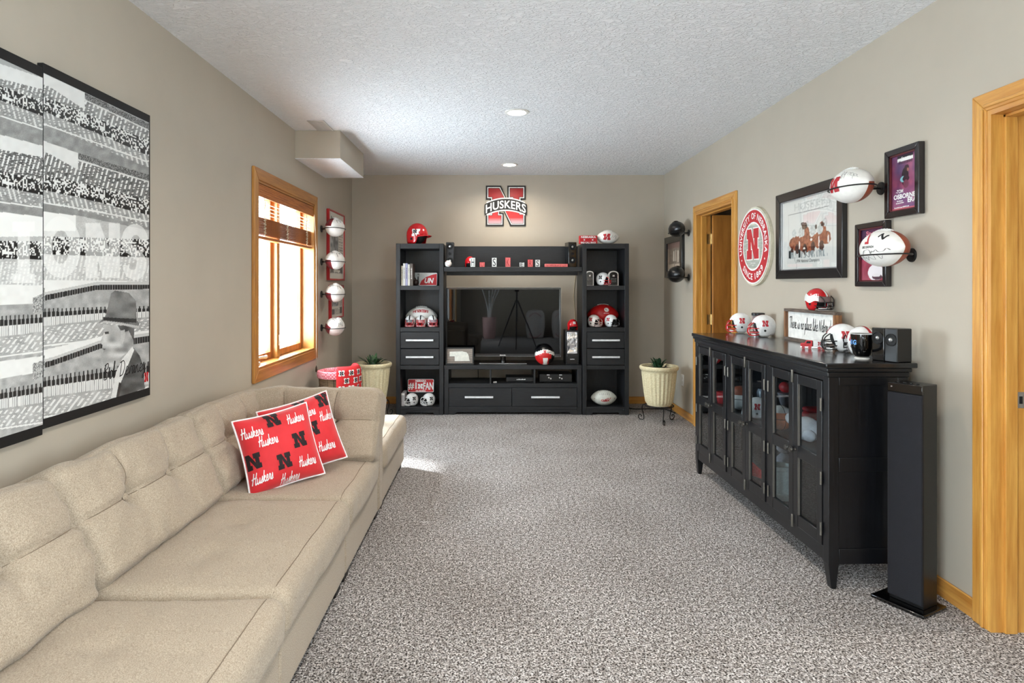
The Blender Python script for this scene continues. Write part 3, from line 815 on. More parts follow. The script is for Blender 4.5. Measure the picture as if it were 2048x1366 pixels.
def batting_helmet(label, loc, rz, s=0.2, shell=RED, group=None, logo='front', logo_m=WHITEINK):
    """baseball batting helmet, facing -y"""
    o = thing('batting_helmet', label, 'helmet', loc, rz, group)
    a, bb, c = 0.47 * s, 0.52 * s, 0.56 * s
    zb = 0.44 * s
    def zmin(d):
        k = min(1, max(0, (d - 52) / 16)); k = k * k * (3 - 2 * k)
        k2 = min(1, max(0, (d - 128) / 20))
        return -0.02 * (1 - k) + (-0.44 * (1 - k2) + -0.26 * k2) * k
    def P(u, w):
        t = 2 * math.pi * u
        d = math.degrees(abs(((t + math.pi) % (2 * math.pi)) - math.pi))
        zz = 0.56 * math.cos(w * math.pi / 2) + zmin(d) * (1 - math.cos(w * math.pi / 2))
        q = zz / 0.56
        r = math.sqrt(max(0, 1 - q * q)) if q > 0 else 1 - 0.12 * q * q
        return (math.sin(t) * a * r, -math.cos(t) * bb * r, zb + zz * s)
    sh = B().grid(P, 40, 16, True).obj('shell', shell, o, angle=60)
    md = sh.modifiers.new('wall', 'SOLIDIFY'); md.thickness = 0.03 * s; md.offset = -1
    def brim(u, w):
        t = (u - .5) * math.radians(118)
        k = 1 + 0.42 * w * math.cos((u - .5) * math.pi) ** 0.7 if abs(u - .5) < .499 else 1
        return (math.sin(t) * a * k, -math.cos(t) * bb * k, zb + (-0.01 - 0.05 * w - 0.07 * (abs(u - .5) * 2) ** 2 * w) * s)
    br = B().grid(brim, 20, 5).obj('brim', shell, o, angle=60)
    md = br.modifiers.new('wall', 'SOLIDIFY'); md.thickness = 0.025 * s; md.offset = 0
    B().ball((0, 0.02 * s, zb + .02 * s), (a * .86, bb * .84, c * .84), 18, 12).obj('padding', MATT, o)
    for sx in (-1, 1):
        B().tube([(sx * a * .97, 0.0, zb - 0.2 * s), (sx * a * 1.0, 0.0, zb - 0.2 * s)], 0.06 * s, 12).obj('ear_hole', MATT, o)
    if logo == 'front':
        def g(u, v):
            zz = 0.24 * s + v; q = 1 - (u / a) ** 2 - (zz / c) ** 2
            return (u, -bb * math.sqrt(max(.02, q)) - 0.012 * s, zb + zz)
        decal('logo', fit(n_geo(), h=0.22 * s, w=0.24 * s), logo_m, o, g, cut=0.06 * s)
    else:
        for sx in (-1, 1):
            def g(u, v, e=0.012):
                zz = 0.08 * s + v; q = 1 - (u / bb) ** 2 - (max(0, zz) / c) ** 2
                return (sx * (a * math.sqrt(max(.02, 1 - ((u * sx - .2 * s) / bb) ** 2 - (max(0, zz) / c) ** 2)) + e * s), -0.20 * s + u * sx, zb + zz)
            decal('logo', fit(n_geo(), h=0.34 * s, w=0.34 * s), WHITEINK, o, g, cut=0.07 * s)
            decal('logo', fit(n_geo(), h=0.15 * s, w=0.16 * s, c=(-.02 * s, .05 * s)), INK, o, lambda u, v: g(u, v, 0.02), cut=0.05 * s)
    return o

def football_profile(t, R):
    return R * max(0.0, 1 - abs(t) ** 2.1) ** 0.72

def football(label, loc, rot, L=0.145, R=0.086, base=BALLW, panel=None, panels=(), laces=WHITE, group=None, marks=(), stripe=None):
    """ball whose long axis is local x; laces on top (+z)"""
    o = thing('football', label, 'football', loc, 0, group, rot)
    n, k = 32, 24
    b_ = B()
    v = []; f = []; mi = []
    for i in range(k + 1):
        t = -1 + 2 * i / k
        t = math.sin(t * math.pi / 2)
        for j in range(n):
            p = 2 * math.pi * j / n
            r = max(1e-4, football_profile(t, R))
            # shallow seam grooves every quarter turn
            g = min(abs(((p + math.pi / 4) % (math.pi / 2)) - math.pi / 4) * r, 1)
            r *= 1 - 0.012 * math.exp(-(g / 0.004) ** 2)
            v.append((t * L, r * math.sin(p), r * math.cos(p)))
    for i in range(k):
        for j in range(n):
            f.append((i * n + j, i * n + (j + 1) % n, (i + 1) * n + (j + 1) % n, (i + 1) * n + j))
            q = int((2 * math.pi * (j + .5) / n) // (math.pi / 2))
            mi.append(1 if q in panels else 0)
    b_.v, b_.f, b_.mi = v, f, mi
    b_.obj('hide', [base, panel or base], o, angle=80, normals=False)
    lc = B()
    lc.tube([(x, 0, football_profile(x / L, R) + 0.002) for x in np.linspace(-.36 * L, .36 * L, 7)], 0.0035, 6)
    for x in np.linspace(-.32 * L, .32 * L, 6):
        lc.tube([(x, -0.016, football_profile(x / L, R) - 0.0005), (x, 0, football_profile(x / L, R) + 0.005), (x, 0.016, football_profile(x / L, R) - 0.0005)], 0.003, 6)
    lc.obj('laces', laces, o)
    if stripe:
        for x in (-.62, .62):
            B().lathe([(football_profile(q, R) + .0008, q * L) for q in (x - .04, x, x + .04)], 32, axis='x').obj('band', stripe, o)
    for (geo, m, x0, phi) in marks:      # phi = angle from the top, towards +y positive
        def g(u, v_, x0=x0, phi=phi):
            x = x0 + u
            r = football_profile(x / L, R) + 0.0012
            p = phi - v_ / R
            return (x, r * math.sin(p), r * math.cos(p))
        decal('lettering', geo, m, o, g, cut=0.02)
    return o

def bracket(label, wall, y, z, side, reach=0.14, R=0.088, group=None):
    """wall disc, arm and half ring that cradles a ball; side = +1 reaches +x"""
    o = thing('ball_bracket', label, 'bracket', (wall, y, z), 0, group)
    B().cyl((0, 0, 0), (side * 0.008, 0, 0), 0.032, 0.030, 24).obj('wall_disc', BLACK, o, bevel=0.001)
    B().cyl((side * 0.008, 0, 0), (side * (reach - R - 0.0), 0, 0), 0.006, n=10).obj('arm', BLACK, o)
    c = side * reach
    pts = [(c - side * (R + .004) * math.cos(a), (R + .055) * math.sin(a) , 0) for a in np.linspace(-math.pi, math.pi, 41)[:-1]]
    B().tube(pts, 0.0035, 6, True).obj('ring', BLACK, o)
    return o

def slab_text(parent, s, w, h, m, x, y, z, bold=0.03, name='lettering'):
    return decal(name, fit(text_geo(s, bold), w=w, h=h), m, parent, flat(x, y, z))

# ---------------------------------------------------------------- entertainment wall
YF = 6.25
def zpx(py, Y=YF): return H - (py - CY) * Y / F
def xpx(px, Y=YF): return (px - CX) * Y / F

def handle(parent, x, y, z, w=0.28):
    hb = B().box(x - w / 2, x + w / 2, y - 0.028, y - 0.016, z - 0.009, z + 0.009)
    for sx in (-.4, .4): hb.box(x + sx * w - .005, x + sx * w + .005, y - 0.016, y + 0.001, z - .005, z + .005)
    return hb.obj('handle', STEEL, parent, bevel=0.002, label='bright steel bar handle')

def tower(x0, w, label):
    t = thing('shelf_tower', label, 'bookcase', (x0, YF, 0), 0, 'black shelf towers flanking the television')
    D, Ht, st = 0.42, 1.715, 0.042
    B().box(0, st, 0, D, 0.0, Ht).obj('side_panel', BLKV, t, bevel=0.002)
    B().box(w - st, w, 0, D, 0.0, Ht).obj('side_panel', BLKV, t, bevel=0.002)
    B().box(st, w - st, D - 0.02, D - 0.005, 0.07, Ht - 0.02).obj('back_panel', BLKV, t)
    B().box(st, w - st, 0.001, D, Ht - 0.052, Ht - 0.0005).obj('top', BLKX, t, bevel=0.002)
    for (za, zb) in ((1.25, 1.293), (0.832, 0.875), (0.455, 0.495), (0.05, 0.078)):
        B().box(st, w - st, 0.004, D - 0.02, za, zb).obj('shelf', BLKX, t, bevel=0.0015)
    B().box(st, w - st, 0.15, D - 0.02, 0.49, 0.84).obj('drawer_case', MATT, t)
    for (za, zb) in ((0.668, 0.828), (0.5, 0.66)):
        dr = B().box(st + 0.003, w - st - 0.003, 0.006, 0.15, za, zb).obj('drawer', BLKX, t, bevel=0.002)
        handle(dr, w / 2, 0.006, (za + zb) / 2, 0.275)
    pl = B()
    pl.prism([(st, 0.05), (st, 0.0), (0.09, 0.0), (0.105, 0.022), (w - 0.105, 0.022), (w - 0.09, 0.0), (w - st, 0.0), (w - st, 0.05)], 0.003, 0.02)
    pl.obj('plinth', BLKX, t, bevel=0.001)
    return t
tower(-0.965, 0.475, 'tall black shelf tower below the scarlet batting helmet')
tower(0.90, 0.465, 'tall black shelf tower with a white football on top')

con = thing('media_console', 'low black media console with two drawers under the television', 'tv stand', (-0.484, YF + 0.012, 0))
CW = 1.378
st = 0.044
B().box(0, st, 0, 0.42, 0, 0.455).obj('side_panel', BLKV, con, bevel=0.002)
B().box(CW - st, CW, 0, 0.42, 0, 0.455).obj('side_panel', BLKV, con, bevel=0.002)
B().box(0, CW, -0.004, 0.425, 0.455, 0.496).obj('top', BLKX, con, bevel=0.002)
B().box(st, CW - st, 0.002, 0.40, 0.27, 0.3125).obj('shelf', BLKX, con, bevel=0.002)
B().box(st, CW - st, 0.004, 0.40, 0.05, 0.08).obj('bottom', BLKX, con, bevel=0.002)
for px in (981, 1069.5):
    x = xpx(px) + 0.484
    B().box(x - 0.008, x + 0.008, 0.006, 0.40, 0.3125, 0.455).obj('divider', BLKV, con, bevel=0.001)
B().box(st, CW - st, 0.15, 0.40, 0.08, 0.27).obj('drawer_case', MATT, con)
B().prism([(st, .05), (st, 0), (.10, 0), (.125, .024), (CW - .125, .024), (CW - .10, 0), (CW - st, 0), (CW - st, .05)], 0.003, 0.02).obj('plinth', BLKX, con, bevel=0.001)
mid = xpx(1024) + 0.484
for (a, c, hx) in ((st + .003, mid - .002, xpx(958)), (mid + .002, CW - st - .003, xpx(1091))):
    dr = B().box(a, c, 0.006, 0.15, 0.083, 0.267).obj('drawer', BLKX, con, bevel=0.002)
    handle(dr, hx + 0.484, 0.006, 0.178, 0.285)

br = thing('bridge_shelf', 'black bridge shelf with a back board joining the two towers', 'shelf', (-0.484, YF, 0))
B().box(0, CW, -0.012, 0.27, 1.435, 1.48).obj('shelf_board', BLKX, br, bevel=0.002)
B().box(0.004, CW - 0.004, 0.27, 0.29, 1.40, 1.704).obj('back_board', BLKX, br, bevel=0.002)

# ---- television
TVY = 6.43
tv = thing('television', 'large flat screen television with a glossy black screen on the console', 'television', (0.11, TVY, 0.4965), -2.2)
tw, tz0, tz1 = 0.589, 0.066, 0.776
bz = 0.016
TVB = mat('piano black bezel', (16, 15, 17), 0.18, coat=0.5)
b_ = B()
b_.box(-tw, tw, -0.02, 0.02, tz1 - bz, tz1); b_.box(-tw, tw, -0.02, 0.02, tz0, tz0 + 0.032)
b_.box(-tw, -tw + bz, -0.02, 0.02, tz0 + 0.032, tz1 - bz); b_.box(tw - bz, tw, -0.02, 0.02, tz0 + 0.032, tz1 - bz)
b_.obj('bezel', TVB, tv, bevel=0.003)
eb = B()
eb.box(-tw - .002, tw + .002, -0.019, 0.019, tz1, tz1 + .003); eb.box(-tw - .003, -tw, -0.019, 0.019, tz0, tz1); eb.box(tw, tw + .003, -0.019, 0.019, tz0, tz1)
eb.box(-tw, tw, -0.0225, -0.02, tz0 + 0.006, tz0 + 0.009)
eb.obj('edge_trim', mat('smoked chrome', (150, 150, 150), 0.2, metal=0.9), tv)
SCR = mat('screen glass', (3, 3, 4), 0.02, coat=0.0, spec=0.22)
B().box(-tw + bz, tw - bz, -0.012, 0.0, tz0 + 0.032, tz1 - bz).obj('screen', SCR, tv)
B().box(-tw + 0.06, tw - 0.06, 0.02, 0.06, tz0 + 0.05, tz1 - 0.08).obj('rear_housing', BLACK, tv, bevel=0.01)
B().cyl((0, 0.01, 0.012), (0, 0.01, 0.08), 0.028, n=16).obj('neck', GLOSS, tv)
B().box(-0.24, 0.24, -0.09, 0.11, 0.0, 0.013).obj('foot_plate', GLOSS, tv, bevel=0.004)
B().box(-0.24, 0.24, -0.0915, -0.0895, 0.004, 0.008).obj('foot_edge', SILVER, tv)
decal('lettering', fit(specks(7, 2), w=.058, h=.009), WHITEINK, tv, flat(-.004, -.0232, tz0 + .018))

# ---- sign on the wall: block letter with arched name
sg = thing('letter_sign', 'red and white block letter N wall sign with arched team name', 'sign', (xpx(1011.5, YB), YB, zpx(412, YB)))
SW_, SH_ = 0.445, 0.425
def sc(P, e=0.0): return [(x * SW_ * .94 - SW_ * .47, z * SH_ - SH_ / 2) for x, z in offset_poly([(p[0], p[1]) for p in P], e)]
B().prism(sc(BLOCK_N, .02), -0.012, -0.0005).obj('black_outline', INK, sg)
B().prism(sc(BLOCK_N, -.018), -0.0132, -0.012).obj('white_outline', WHITEINK, sg)
B().prism(sc(BLOCK_N, -.040), -0.0142, -0.0132).obj('inner_outline', INK, sg)
m, nt, bs = _base('fading scarlet print')
tc = N_(nt, 'ShaderNodeTexCoord'); sx_ = N_(nt, 'ShaderNodeSeparateXYZ'); rp = N_(nt, 'ShaderNodeValToRGB')
nt.links.new(tc.outputs['Generated'], sx_.inputs[0]); nt.links.new(sx_.outputs['Z'], rp.inputs[0]); nt.links.new(rp.outputs[0], bs.inputs['Base Color'])
rp.color_ramp.elements[0].position = 0.0; rp.color_ramp.elements[0].color = (*lin((232, 176, 182)), 1)
rp.color_ramp.elements[1].position = 0.6; rp.color_ramp.elements[1].color = (*lin((166, 6, 12)), 1)
k_ = rp.color_ramp.elements.new(0.16); k_.color = (*lin((196, 44, 46)), 1)
bs.inputs['Roughness'].default_value = 0.4
B().prism(sc(BLOCK_N, -.052), -0.0152, -0.0142).obj('red_letter', m, sg)
def arch(u, v, y=-0.02): return (u, y, v - 0.5 * u * u / SW_ * 1.0 + 0.016)
def band(w, h0, h1, n=22):
    v = []; f = []
    for i in range(n + 1):
        x = -w / 2 + w * i / n
        v += [(x, h0), (x, h1)]
    f = [(2 * i, 2 * i + 2, 2 * i + 3, 2 * i + 1) for i in range(n)]
    return v, f
decal('banner_edge', band(0.42, -0.072, 0.074), WHITEINK, sg, lambda u, v: arch(u, v, -0.0158))
decal('banner', band(0.462, -0.058, 0.060), INK, sg, lambda u, v: arch(u, v, -0.0168))
decal('lettering', fit(text_geo('HUSKERS', 0.022, 0, 1.04), w=0.438, h=0.086), WHITEINK, sg, lambda u, v: arch(u, v * (1 + 1.1 * abs(u) * 0.5), -0.0178), cut=0.03)

# ---- things on the towers and bridge
batting_helmet('scarlet batting helmet with a letter logo resting on the shelf tower', (xpx(831), YF + 0.14, 1.715), 62, 0.218, RED, logo='side')
bk = thing('red_brick', 'red lettered souvenir brick beside the white football on the tower', 'brick', (xpx(1178.5), YF + 0.05, 1.715))
B().box(-0.09, 0.09, 0, 0.06, 0, 0.083).obj('block', mat('foam brick red', (188, 22, 28), 0.7, bump=0.3, bscale=90), bk, bevel=0.003)
slab_text(bk, 'NEBRASKA', 0.15, 0.021, WHITEINK, 0, -0.0008, 0.068, 0.04)
slab_text(bk, 'BAD CALL BRICK', 0.155, 0.018, WHITEINK, 0, -0.0008, 0.012, 0.04)
for sx in (-.042, .042): decal('logo', fit(n_geo(), w=.014, h=.016), WHITEINK, bk, flat(sx, -.0008, .04))
football('white football with a red letter lying on top of the tower', (xpx(1219.5), YF + 0.11, 1.715 + 0.069), (0.1, 0, 0), 0.117, 0.069, BALLW,
         marks=[(fit(n_geo(), w=.07, h=.066), NRED, -0.02, -math.pi / 2 + .12), (fit(scribble(11, .03, 3), w=.055, h=.05), INK, 0.055, -math.pi / 2 + .1)])

def satellite(label, loc, rz, w, d, h, drivers, group=None, front=None):
    o = thing('bookshelf_speaker', label, 'speaker', loc, rz, group)
    B().box(-w / 2, w / 2, 0, d, 0, h).obj('cabinet', front or BLACK, o, bevel=0.004)
    for (zz, r) in drivers:
        dv = B().lathe([(r, 0.001), (r, -0.003), (r * .9, -0.004), (r * .82, -0.001), (r * .35, 0.0)], 28, (0, 0, zz), axis='y').obj('driver', MATT, o)
        B().lathe([(r * .35, 0.0), (r * .3, -0.004), (r * .12, -0.006), (0, -0.0065)], 20, (0, 0, zz), axis='y').obj('dust_cap', SILVER if r > .02 else MATT, dv)
    return o
SPKG = mat('charcoal vinyl', (52, 52, 54), 0.5, bump=0.2, bscale=300)
satellite('slim charcoal bookshelf speaker standing behind the baseball', (xpx(899), YF + 0.06, 1.48), 0, 0.078, 0.1, 0.252, ((0.21, .032), (0.135, .015), (0.065, .032)), front=SPKG)
satellite('slim black bookshelf speaker at the end of the red lettered strip', (xpx(1146.5), YF + 0.05, 1.48), 14, 0.086, 0.11, 0.252, ((0.205, .034), (0.135, .015), (0.07, .034)), front=GLOSS)
bb_ = thing('baseball', 'white baseball in front of the charcoal speaker', 'ball', (xpx(896), YF + 0.025, 1.48))
B().ball((0, 0, 0.034), 0.034, 24, 16).obj('hide', BALLW, bb_)
for (zc_, tilt) in ((0.048, .35), (0.02, .35)):
    B().tube(smooth_line([(0.034 * 1.0 * math.sin(a), -0.0345 * math.cos(a) * math.sqrt(max(.2, 1 - ((zc_ - .034) / .034) ** 2)), zc_ - math.sin(a) * tilt * .03) for a in np.linspace(-.85, .85, 7)]), 0.0012, 6).obj('stitching', NRED, bb_)
batting_helmet('small scarlet batting helmet beside the first letter block on the bridge shelf', (xpx(939), YF + 0.145, 1.48), 8, 0.113, RED)

def letter_block(ch, px, h, face, ink, label, w=0.046):
    o = thing('letter_block', label, 'letter block', (xpx(px), YF + 0.012, 1.48), 0, 'letter blocks on the bridge shelf')
    B().box(-w / 2 - .003, w / 2 + .003, 0.003, 0.03, 0, h).obj('block', MATT if ink is INK else NRED, o, bevel=0.002)
    B().box(-w / 2, w / 2, 0.0, 0.0032, 0.002, h - .003).obj('face', face, o)
    decal('lettering', fit(text_geo(ch, 0.0), w=w * .62, h=h * .78), ink, o, flat(0, -0.0008, h / 2))
letter_block('H', 945.5, 0.095, PAPER, INK, 'tall white block with a black letter H', 0.046)
letter_block('U', 964.3, 0.048, PINK, NRED, 'short pink block with a red letter U')
letter_block('S', 988.5, 0.095, PAPER, INK, 'tall white block with a black letter S')
letter_block('K', 1016, 0.095, PINK, NRED, 'tall pink block with a red letter K')
letter_block('E', 1044, 0.048, PAPER, INK, 'short white block with a black letter E')
letter_block('R', 1061, 0.075, PINK, NRED, 'medium pink block with a red letter R')
letter_block('S', 1075.5, 0.075, PAPER, INK, 'medium white block with a black letter S')
rs = thing('wooden_strip_sign', 'salmon red wooden strip with script lettering on the bridge shelf', 'sign', (xpx(1113), YF + 0.012, 1.48))
B().box(-0.115, 0.115, 0, 0.05, 0, 0.031).obj('block', PINK, rs, bevel=0.003)
decal('lettering', fit(scribble(26, .02, 12), w=0.2, h=0.018), NRED, rs, flat(0, -0.001, 0.016))

# ---- left tower contents
TY = YF + 0.03
def book(px, w, h, m, label, d=0.16, mark=INK):
    o = thing('book', label, 'book', (xpx(px), TY, 1.293), 0, 'books on the top shelf')
    x0, x1 = -w / 2, w / 2
    cv = B(); cv.box(x0, x1, 0, 0.002, 0, h); cv.box(x0, x0 + .002, 0, d, 0, h); cv.box(x1 - .002, x1, 0, d, 0, h)
    cv.obj('cover', m, o, bevel=0.0007)
    B().box(x0 + .002, x1 - .002, 0.003, d - .004, 0.003, h - .003).obj('pages', PAPER, o)
    decal('lettering', fit(specks(9, int(px)), w=h * .5, h=w * .35), mark, o, lambda u, v: (-v, -0.0006, h * .55 + u))
book(803.2, .019, .20, mat('cream cover', (206, 198, 180), .5), 'thin cream book at the outer end of the top shelf')
book(807.5, .021, .225, mat('white cover', (226, 224, 218), .5), 'tall white book next to the thin cream book')
book(812.2, .022, .225, mat('lilac cover', (168, 166, 196), .5), 'lilac grey book in the middle of the top shelf row')
book(816.8000000000001, .02, .215, mat('ivory cover', (222, 218, 206), .5), 'ivory book between the lilac book and the dark book', mark=GREYINK)
book(822.2, .028, .222, mat('dark sepia cover', (96, 84, 74), .55), 'dark sepia book closing the row beside the plates', mark=PAPER)
def plate(name, label, px0, px1, py0, py1, Y, m, tilt=8):
    x0, x1 = xpx(px0, Y), xpx(px1, Y); z0, z1 = zpx(py1, Y), zpx(py0, Y)
    o = thing(name, label, 'licence plate', ((x0 + x1) / 2, Y, z0), 0, 'licence plates in the shelf tower', (math.radians(-tilt), 0, 0))
    w, h = x1 - x0, z1 - z0; r = .012
    P = []
    for (cx, cz, a0) in ((w / 2 - r, r, -90), (w / 2 - r, h - r, 0), (-w / 2 + r, h - r, 90), (-w / 2 + r, r, 180)):
        P += [(cx + r * math.cos(math.radians(a0 + q)), cz + r * math.sin(math.radians(a0 + q))) for q in (0, 30, 60, 90)]
    B().prism(P, 0, 0.002).obj('plate', WHITE, o, bevel=0.0006)
    B().prism([(x * .965, h / 2 + (z - h / 2) * .93) for x, z in P], -0.0006, 0).obj('field', m, o)
    return o, w, h
YP = YF + 0.25
p, w, h = plate('licence_plate', 'white and grey licence plate leaning behind the red one', 823, 874, 545, 571, YP + .03, mat('plate grey', (200, 204, 204), .4))
slab_text(p, 'NU', .10, .075, INK, -.06, -.0014, h * .42, .02); slab_text(p, 'NEBRASKA', .12, .014, INK, -.01, -.0014, h * .86, .02)
p, w, h = plate('licence_plate', 'red and white curved-field licence plate with slanted white letters', 838, 874, 546, 571.3, YP - .03, mat('plate light', (214, 214, 210), .4))
B().prism([(-w * .48, .006), (w * .48, .006), (w * .48, h * .95), (w * .2, h * .86), (-w * .12, h * .68), (-w * .36, h * .4)], -.0012, -.0006).obj('red_field', REDM, p)
decal('lettering', fit(text_geo('UN', .04, .25), w=w * .52, h=h * .42), WHITEINK, p, flat(.012, -.0018, h * .4))
ob = thing('small_ball', 'small dark brown mini basketball in front of the plates', 'ball', (xpx(829), YF + .1, 1.293))
B().ball((0, 0, .032), .032, 24, 16).obj('skin', mat('dark brown rubber', (58, 36, 30), .4, bump=.3, bscale=500), ob)
for ax in (0, 1):
    B().tube([(0.0322 * math.sin(a) * (1 if ax == 0 else 0), 0.0322 * math.cos(a), .032 + (0.0322 * math.sin(a) if ax else 0)) for a in np.linspace(0, 6.28, 25)[:-1]], .0008, 5, True).obj('seam', MATT, ob)
# second shelf: football behind three mini helmets
football('white and red lettered football behind the three small helmets', (xpx(843, 6.53), 6.53, .875 + .1), (0, 0, 0), .165, .1, BALLW, BALLR, (0, 3) if False else (1,), laces=WHITE,
         marks=[(fit(text_geo('HUSKERS', .04), w=.16, h=.036), NRED, .0, -math.pi / 2 + .62)])
for (px, ml, mk, vz, rz) in ((818, 'white mini helmet with a grey visor, outer end of the trio', RED, mat('grey visor', (110, 116, 118), .2), 0),
                       (840, 'white mini helmet with a bright red mask in the middle of the trio', RED, mat('rose visor', (170, 110, 110), .2), 0),
                       (863, 'white mini helmet turned slightly, inner end of the trio', NRED, mat('pale visor', (150, 134, 140), .2), 18)):
    helmet(ml, (xpx(px), YF + .085, .875), rz, .118, WHITE, mk, INK, 'mini helmets in the first shelf tower', visor=vz)
# bottom shelf
pl_, w, h = plate('licence_plate', 'red fan licence plate standing behind two small white helmets', 815.5, 867.5, 767, 793, YF + .2, REDM, 6)
slab_text(pl_, 'NEBRASKA', .11, .022, WHITEINK, 0, -.0014, h * .86, .04)
slab_text(pl_, '#1', .085, .075, WHITEINK, -.085, -.0014, h * .47, .03); slab_text(pl_, 'FAN', .105, .075, WHITEINK, .077, -.0014, h * .47, .03)
decal('logo', fit(n_geo(), w=.05, h=.05), WHITEINK, pl_, flat(-.005, -.0014, h * .45)); slab_text(pl_, 'HUSKERS', .1, .018, WHITEINK, 0, -.0014, h * .1, .02)
pl_.location.z = .079 + .115
stn = thing('plate_stand', 'dark wooden rest holding up the fan plate', 'stand', (xpx(841), YF + .18, .079))
B().box(-.11, .11, 0, .05, 0, .112).obj('block', MATT, stn, bevel=.003)
for (px, l) in ((821, 'white mini helmet with white mask below the hash sign of the plate'), (855.5, 'white mini helmet with white mask below the last letters of the plate')):
    helmet(l, (xpx(px), YF + .09, .079), -62, .125, WHITE, WHITE, None, 'white mini helmets on the bottom shelf', logo_m=INK)
wb = thing('white_box', 'narrow white carton at the side of the bottom shelf', 'box', (xpx(804.5), YF + .05, .079))
B().box(-.016, .016, 0, .18, 0, .13).obj('carton', mat('grey card', (190, 186, 188), .7), wb, bevel=.001)
B().box(-.0162, .0162, -.0004, .001, .11, .129).obj('flap', PAPER, wb)

# ---- console contents
fr = thing('state_picture', 'framed white state outline on weathered planks in front of the screen', 'picture', (xpx(919), YF + .05, .4965), 0, None, (math.radians(-7), 0, math.radians(3)))
fw, fh = .285, .175
for (a, c, d_, e) in ((-fw / 2, fw / 2, 0, .014), (-fw / 2, fw / 2, fh - .014, fh), (-fw / 2, -fw / 2 + .014, .014, fh - .014), (fw / 2 - .014, fw / 2, .014, fh - .014)):
    B().box(a, c, 0, .014, d_, e).obj('frame_bar', BLACK, fr, bevel=.002)
def planks(U, V):
    k = np.floor(V * 7); g = (V * 7) % 1
    n = vnoise(U * 6 + k * 9, V * 160) * .6 + vnoise(U * 30, V * 60 + 5) * .4
    c = np.stack([112 + 46 * n + 20 * (hash2(k, k * 0) - .5), 102 + 42 * n + 20 * (hash2(k, k * 0) - .5), 94 + 38 * n + 20 * (hash2(k, k * 0) - .5)], 1)
    c[g < .07] *= .4
    return c
grid_print('print', fr, fw - .028, fh - .028, 60, 70, planks, (-fw / 2 + .014, .008, .014))
NEB = [(-.5, -.02), (-.5, .28), (.12, .30), (.2, .27), (.33, .24), (.41, .12), (.45, -.05), (.46, -.2), (.5, -.33), (-.25, -.33), (-.25, -.02)]
B().prism([(x * .205, fh / 2 + z * .155) for x, z in NEB], .0045, .0075).obj('state_shape', mat('ivory board', (222, 220, 208), .6), fr)
vb_ = thing('volleyball', 'red, white and black volleyball in front of the screen corner', 'ball', (xpx(1090), YF + .04, .4965), 0)
R = .099
def vcol():
    pass
vbm = B(); nu, nv = 48, 32
vv = []; ff = []; mm = []
for j in range(nv + 1):
    for i in range(nu):
        a = 2 * math.pi * i / nu; t = math.pi * j / nv
        vv.append((R * math.sin(t) * math.cos(a), R * math.sin(t) * math.sin(a), R + R * math.cos(t)))
for j in range(nv):
    for i in range(nu):
        ff.append((j * nu + i, j * nu + (i + 1) % nu, (j + 1) * nu + (i + 1) % nu, (j + 1) * nu + i))
        a = 2 * math.pi * (i + .5) / nu; t = math.pi * (j + .5) / nv
        x, y, z = math.sin(t) * math.cos(a), math.sin(t) * math.sin(a), math.cos(t)
        zz = z + .35 * x * x
        m_ = 0
        if zz > .62: m_ = 2
        elif zz > .28: m_ = 0
        elif zz > -.2 and abs(x) < .62: m_ = 1
        elif x > .62 or (x > .35 and zz < -.2): m_ = 2
        elif abs(x) < .2 and zz < -.2: m_ = 0
        else: m_ = 1
        mm.append(m_)
vbm.v, vbm.f, vbm.mi = vv, ff, mm
vbm.obj('hide', [BALLW, BALLRED, BALLK], vb_, angle=80)
def vbd(u, v): 
    z = .3 * R + v
    return (u, -math.sqrt(max(1e-6, R * R - u * u - z * z)) - .001, R + z)
decal('logo', fit(n_geo(), w=.026, h=.028, c=(-.005, .012)), NRED, vb_, vbd, cut=.012)
decal('lettering', fit(specks(6, 6), w=.045, h=.011, c=(.042, .008)), GREYINK, vb_, vbd, cut=.012)
sb = thing('subwoofer', 'black shelf speaker with a mirror-gloss front panel beside the television', 'speaker', (xpx(1146), YF + .06, .4965), 0)
B().box(-.067, .068, .0, .2, 0, .345).obj('cabinet', BLACK, sb, bevel=.004)
B().box(-.052, .052, -.004, .002, .11, .33).obj('chrome_panel', mat('mirror chrome', (226, 228, 232), .06, metal=1.0, bump=.5, bscale=9, dist=.02), sb, bevel=.003)
B().box(-.052, .052, -.003, .002, .01, .108).obj('lower_panel', GLOSS, sb, bevel=.003)
decal('lettering', fit(specks(5, 3), w=.042, h=.007), WHITEINK, sb, flat(0, -.0036, .055))
batting_helmet('small scarlet batting helmet perched on the shelf speaker', (xpx(1148), YF + .12, .8415), 14, .112, RED)
# electronics in the open bays
cb = thing('cable_box', 'slim black cable box with white display digits in the middle bay', 'cable box', (xpx(1043), YF + .1, .3127))
B().box(-.15, .15, 0, .2, .004, .05).obj('case', BLACK, cb, bevel=.003)
for sx in (-.12, .12): B().box(sx - .015, sx + .015, .02, .18, 0, .004).obj('foot', MATT, cb)
decal('lettering', fit(specks(8, 4), w=.09, h=.011), WHITEINK, cb, flat(0, -.0008, .028))
am = thing('stereo_receiver', 'black stereo receiver with small knobs in the end bay', 'receiver', (xpx(1113), YF + .08, .3127))
B().box(-.165, .165, 0, .24, .006, .085).obj('case', BLACK, am, bevel=.003)
for sx in (-.13, .13): B().box(sx - .015, sx + .015, .02, .2, 0, .006).obj('foot', MATT, am)
for (x, z) in ((-.07, .05), (-.05, .04), (.04, .05), (.062, .04)): B().cyl((x, 0, z), (x, -.008, z), .008, n=14).obj('knob', SILVER, am)
for x in (-.075, .05): B().box(x - .014, x + .014, -.001, .001, .072, .08).obj('display', WHITE, am)
sbx = thing('streaming_stick', 'tiny white adapter at the edge of the middle bay', 'adapter', (xpx(990), YF + .06, .3127))
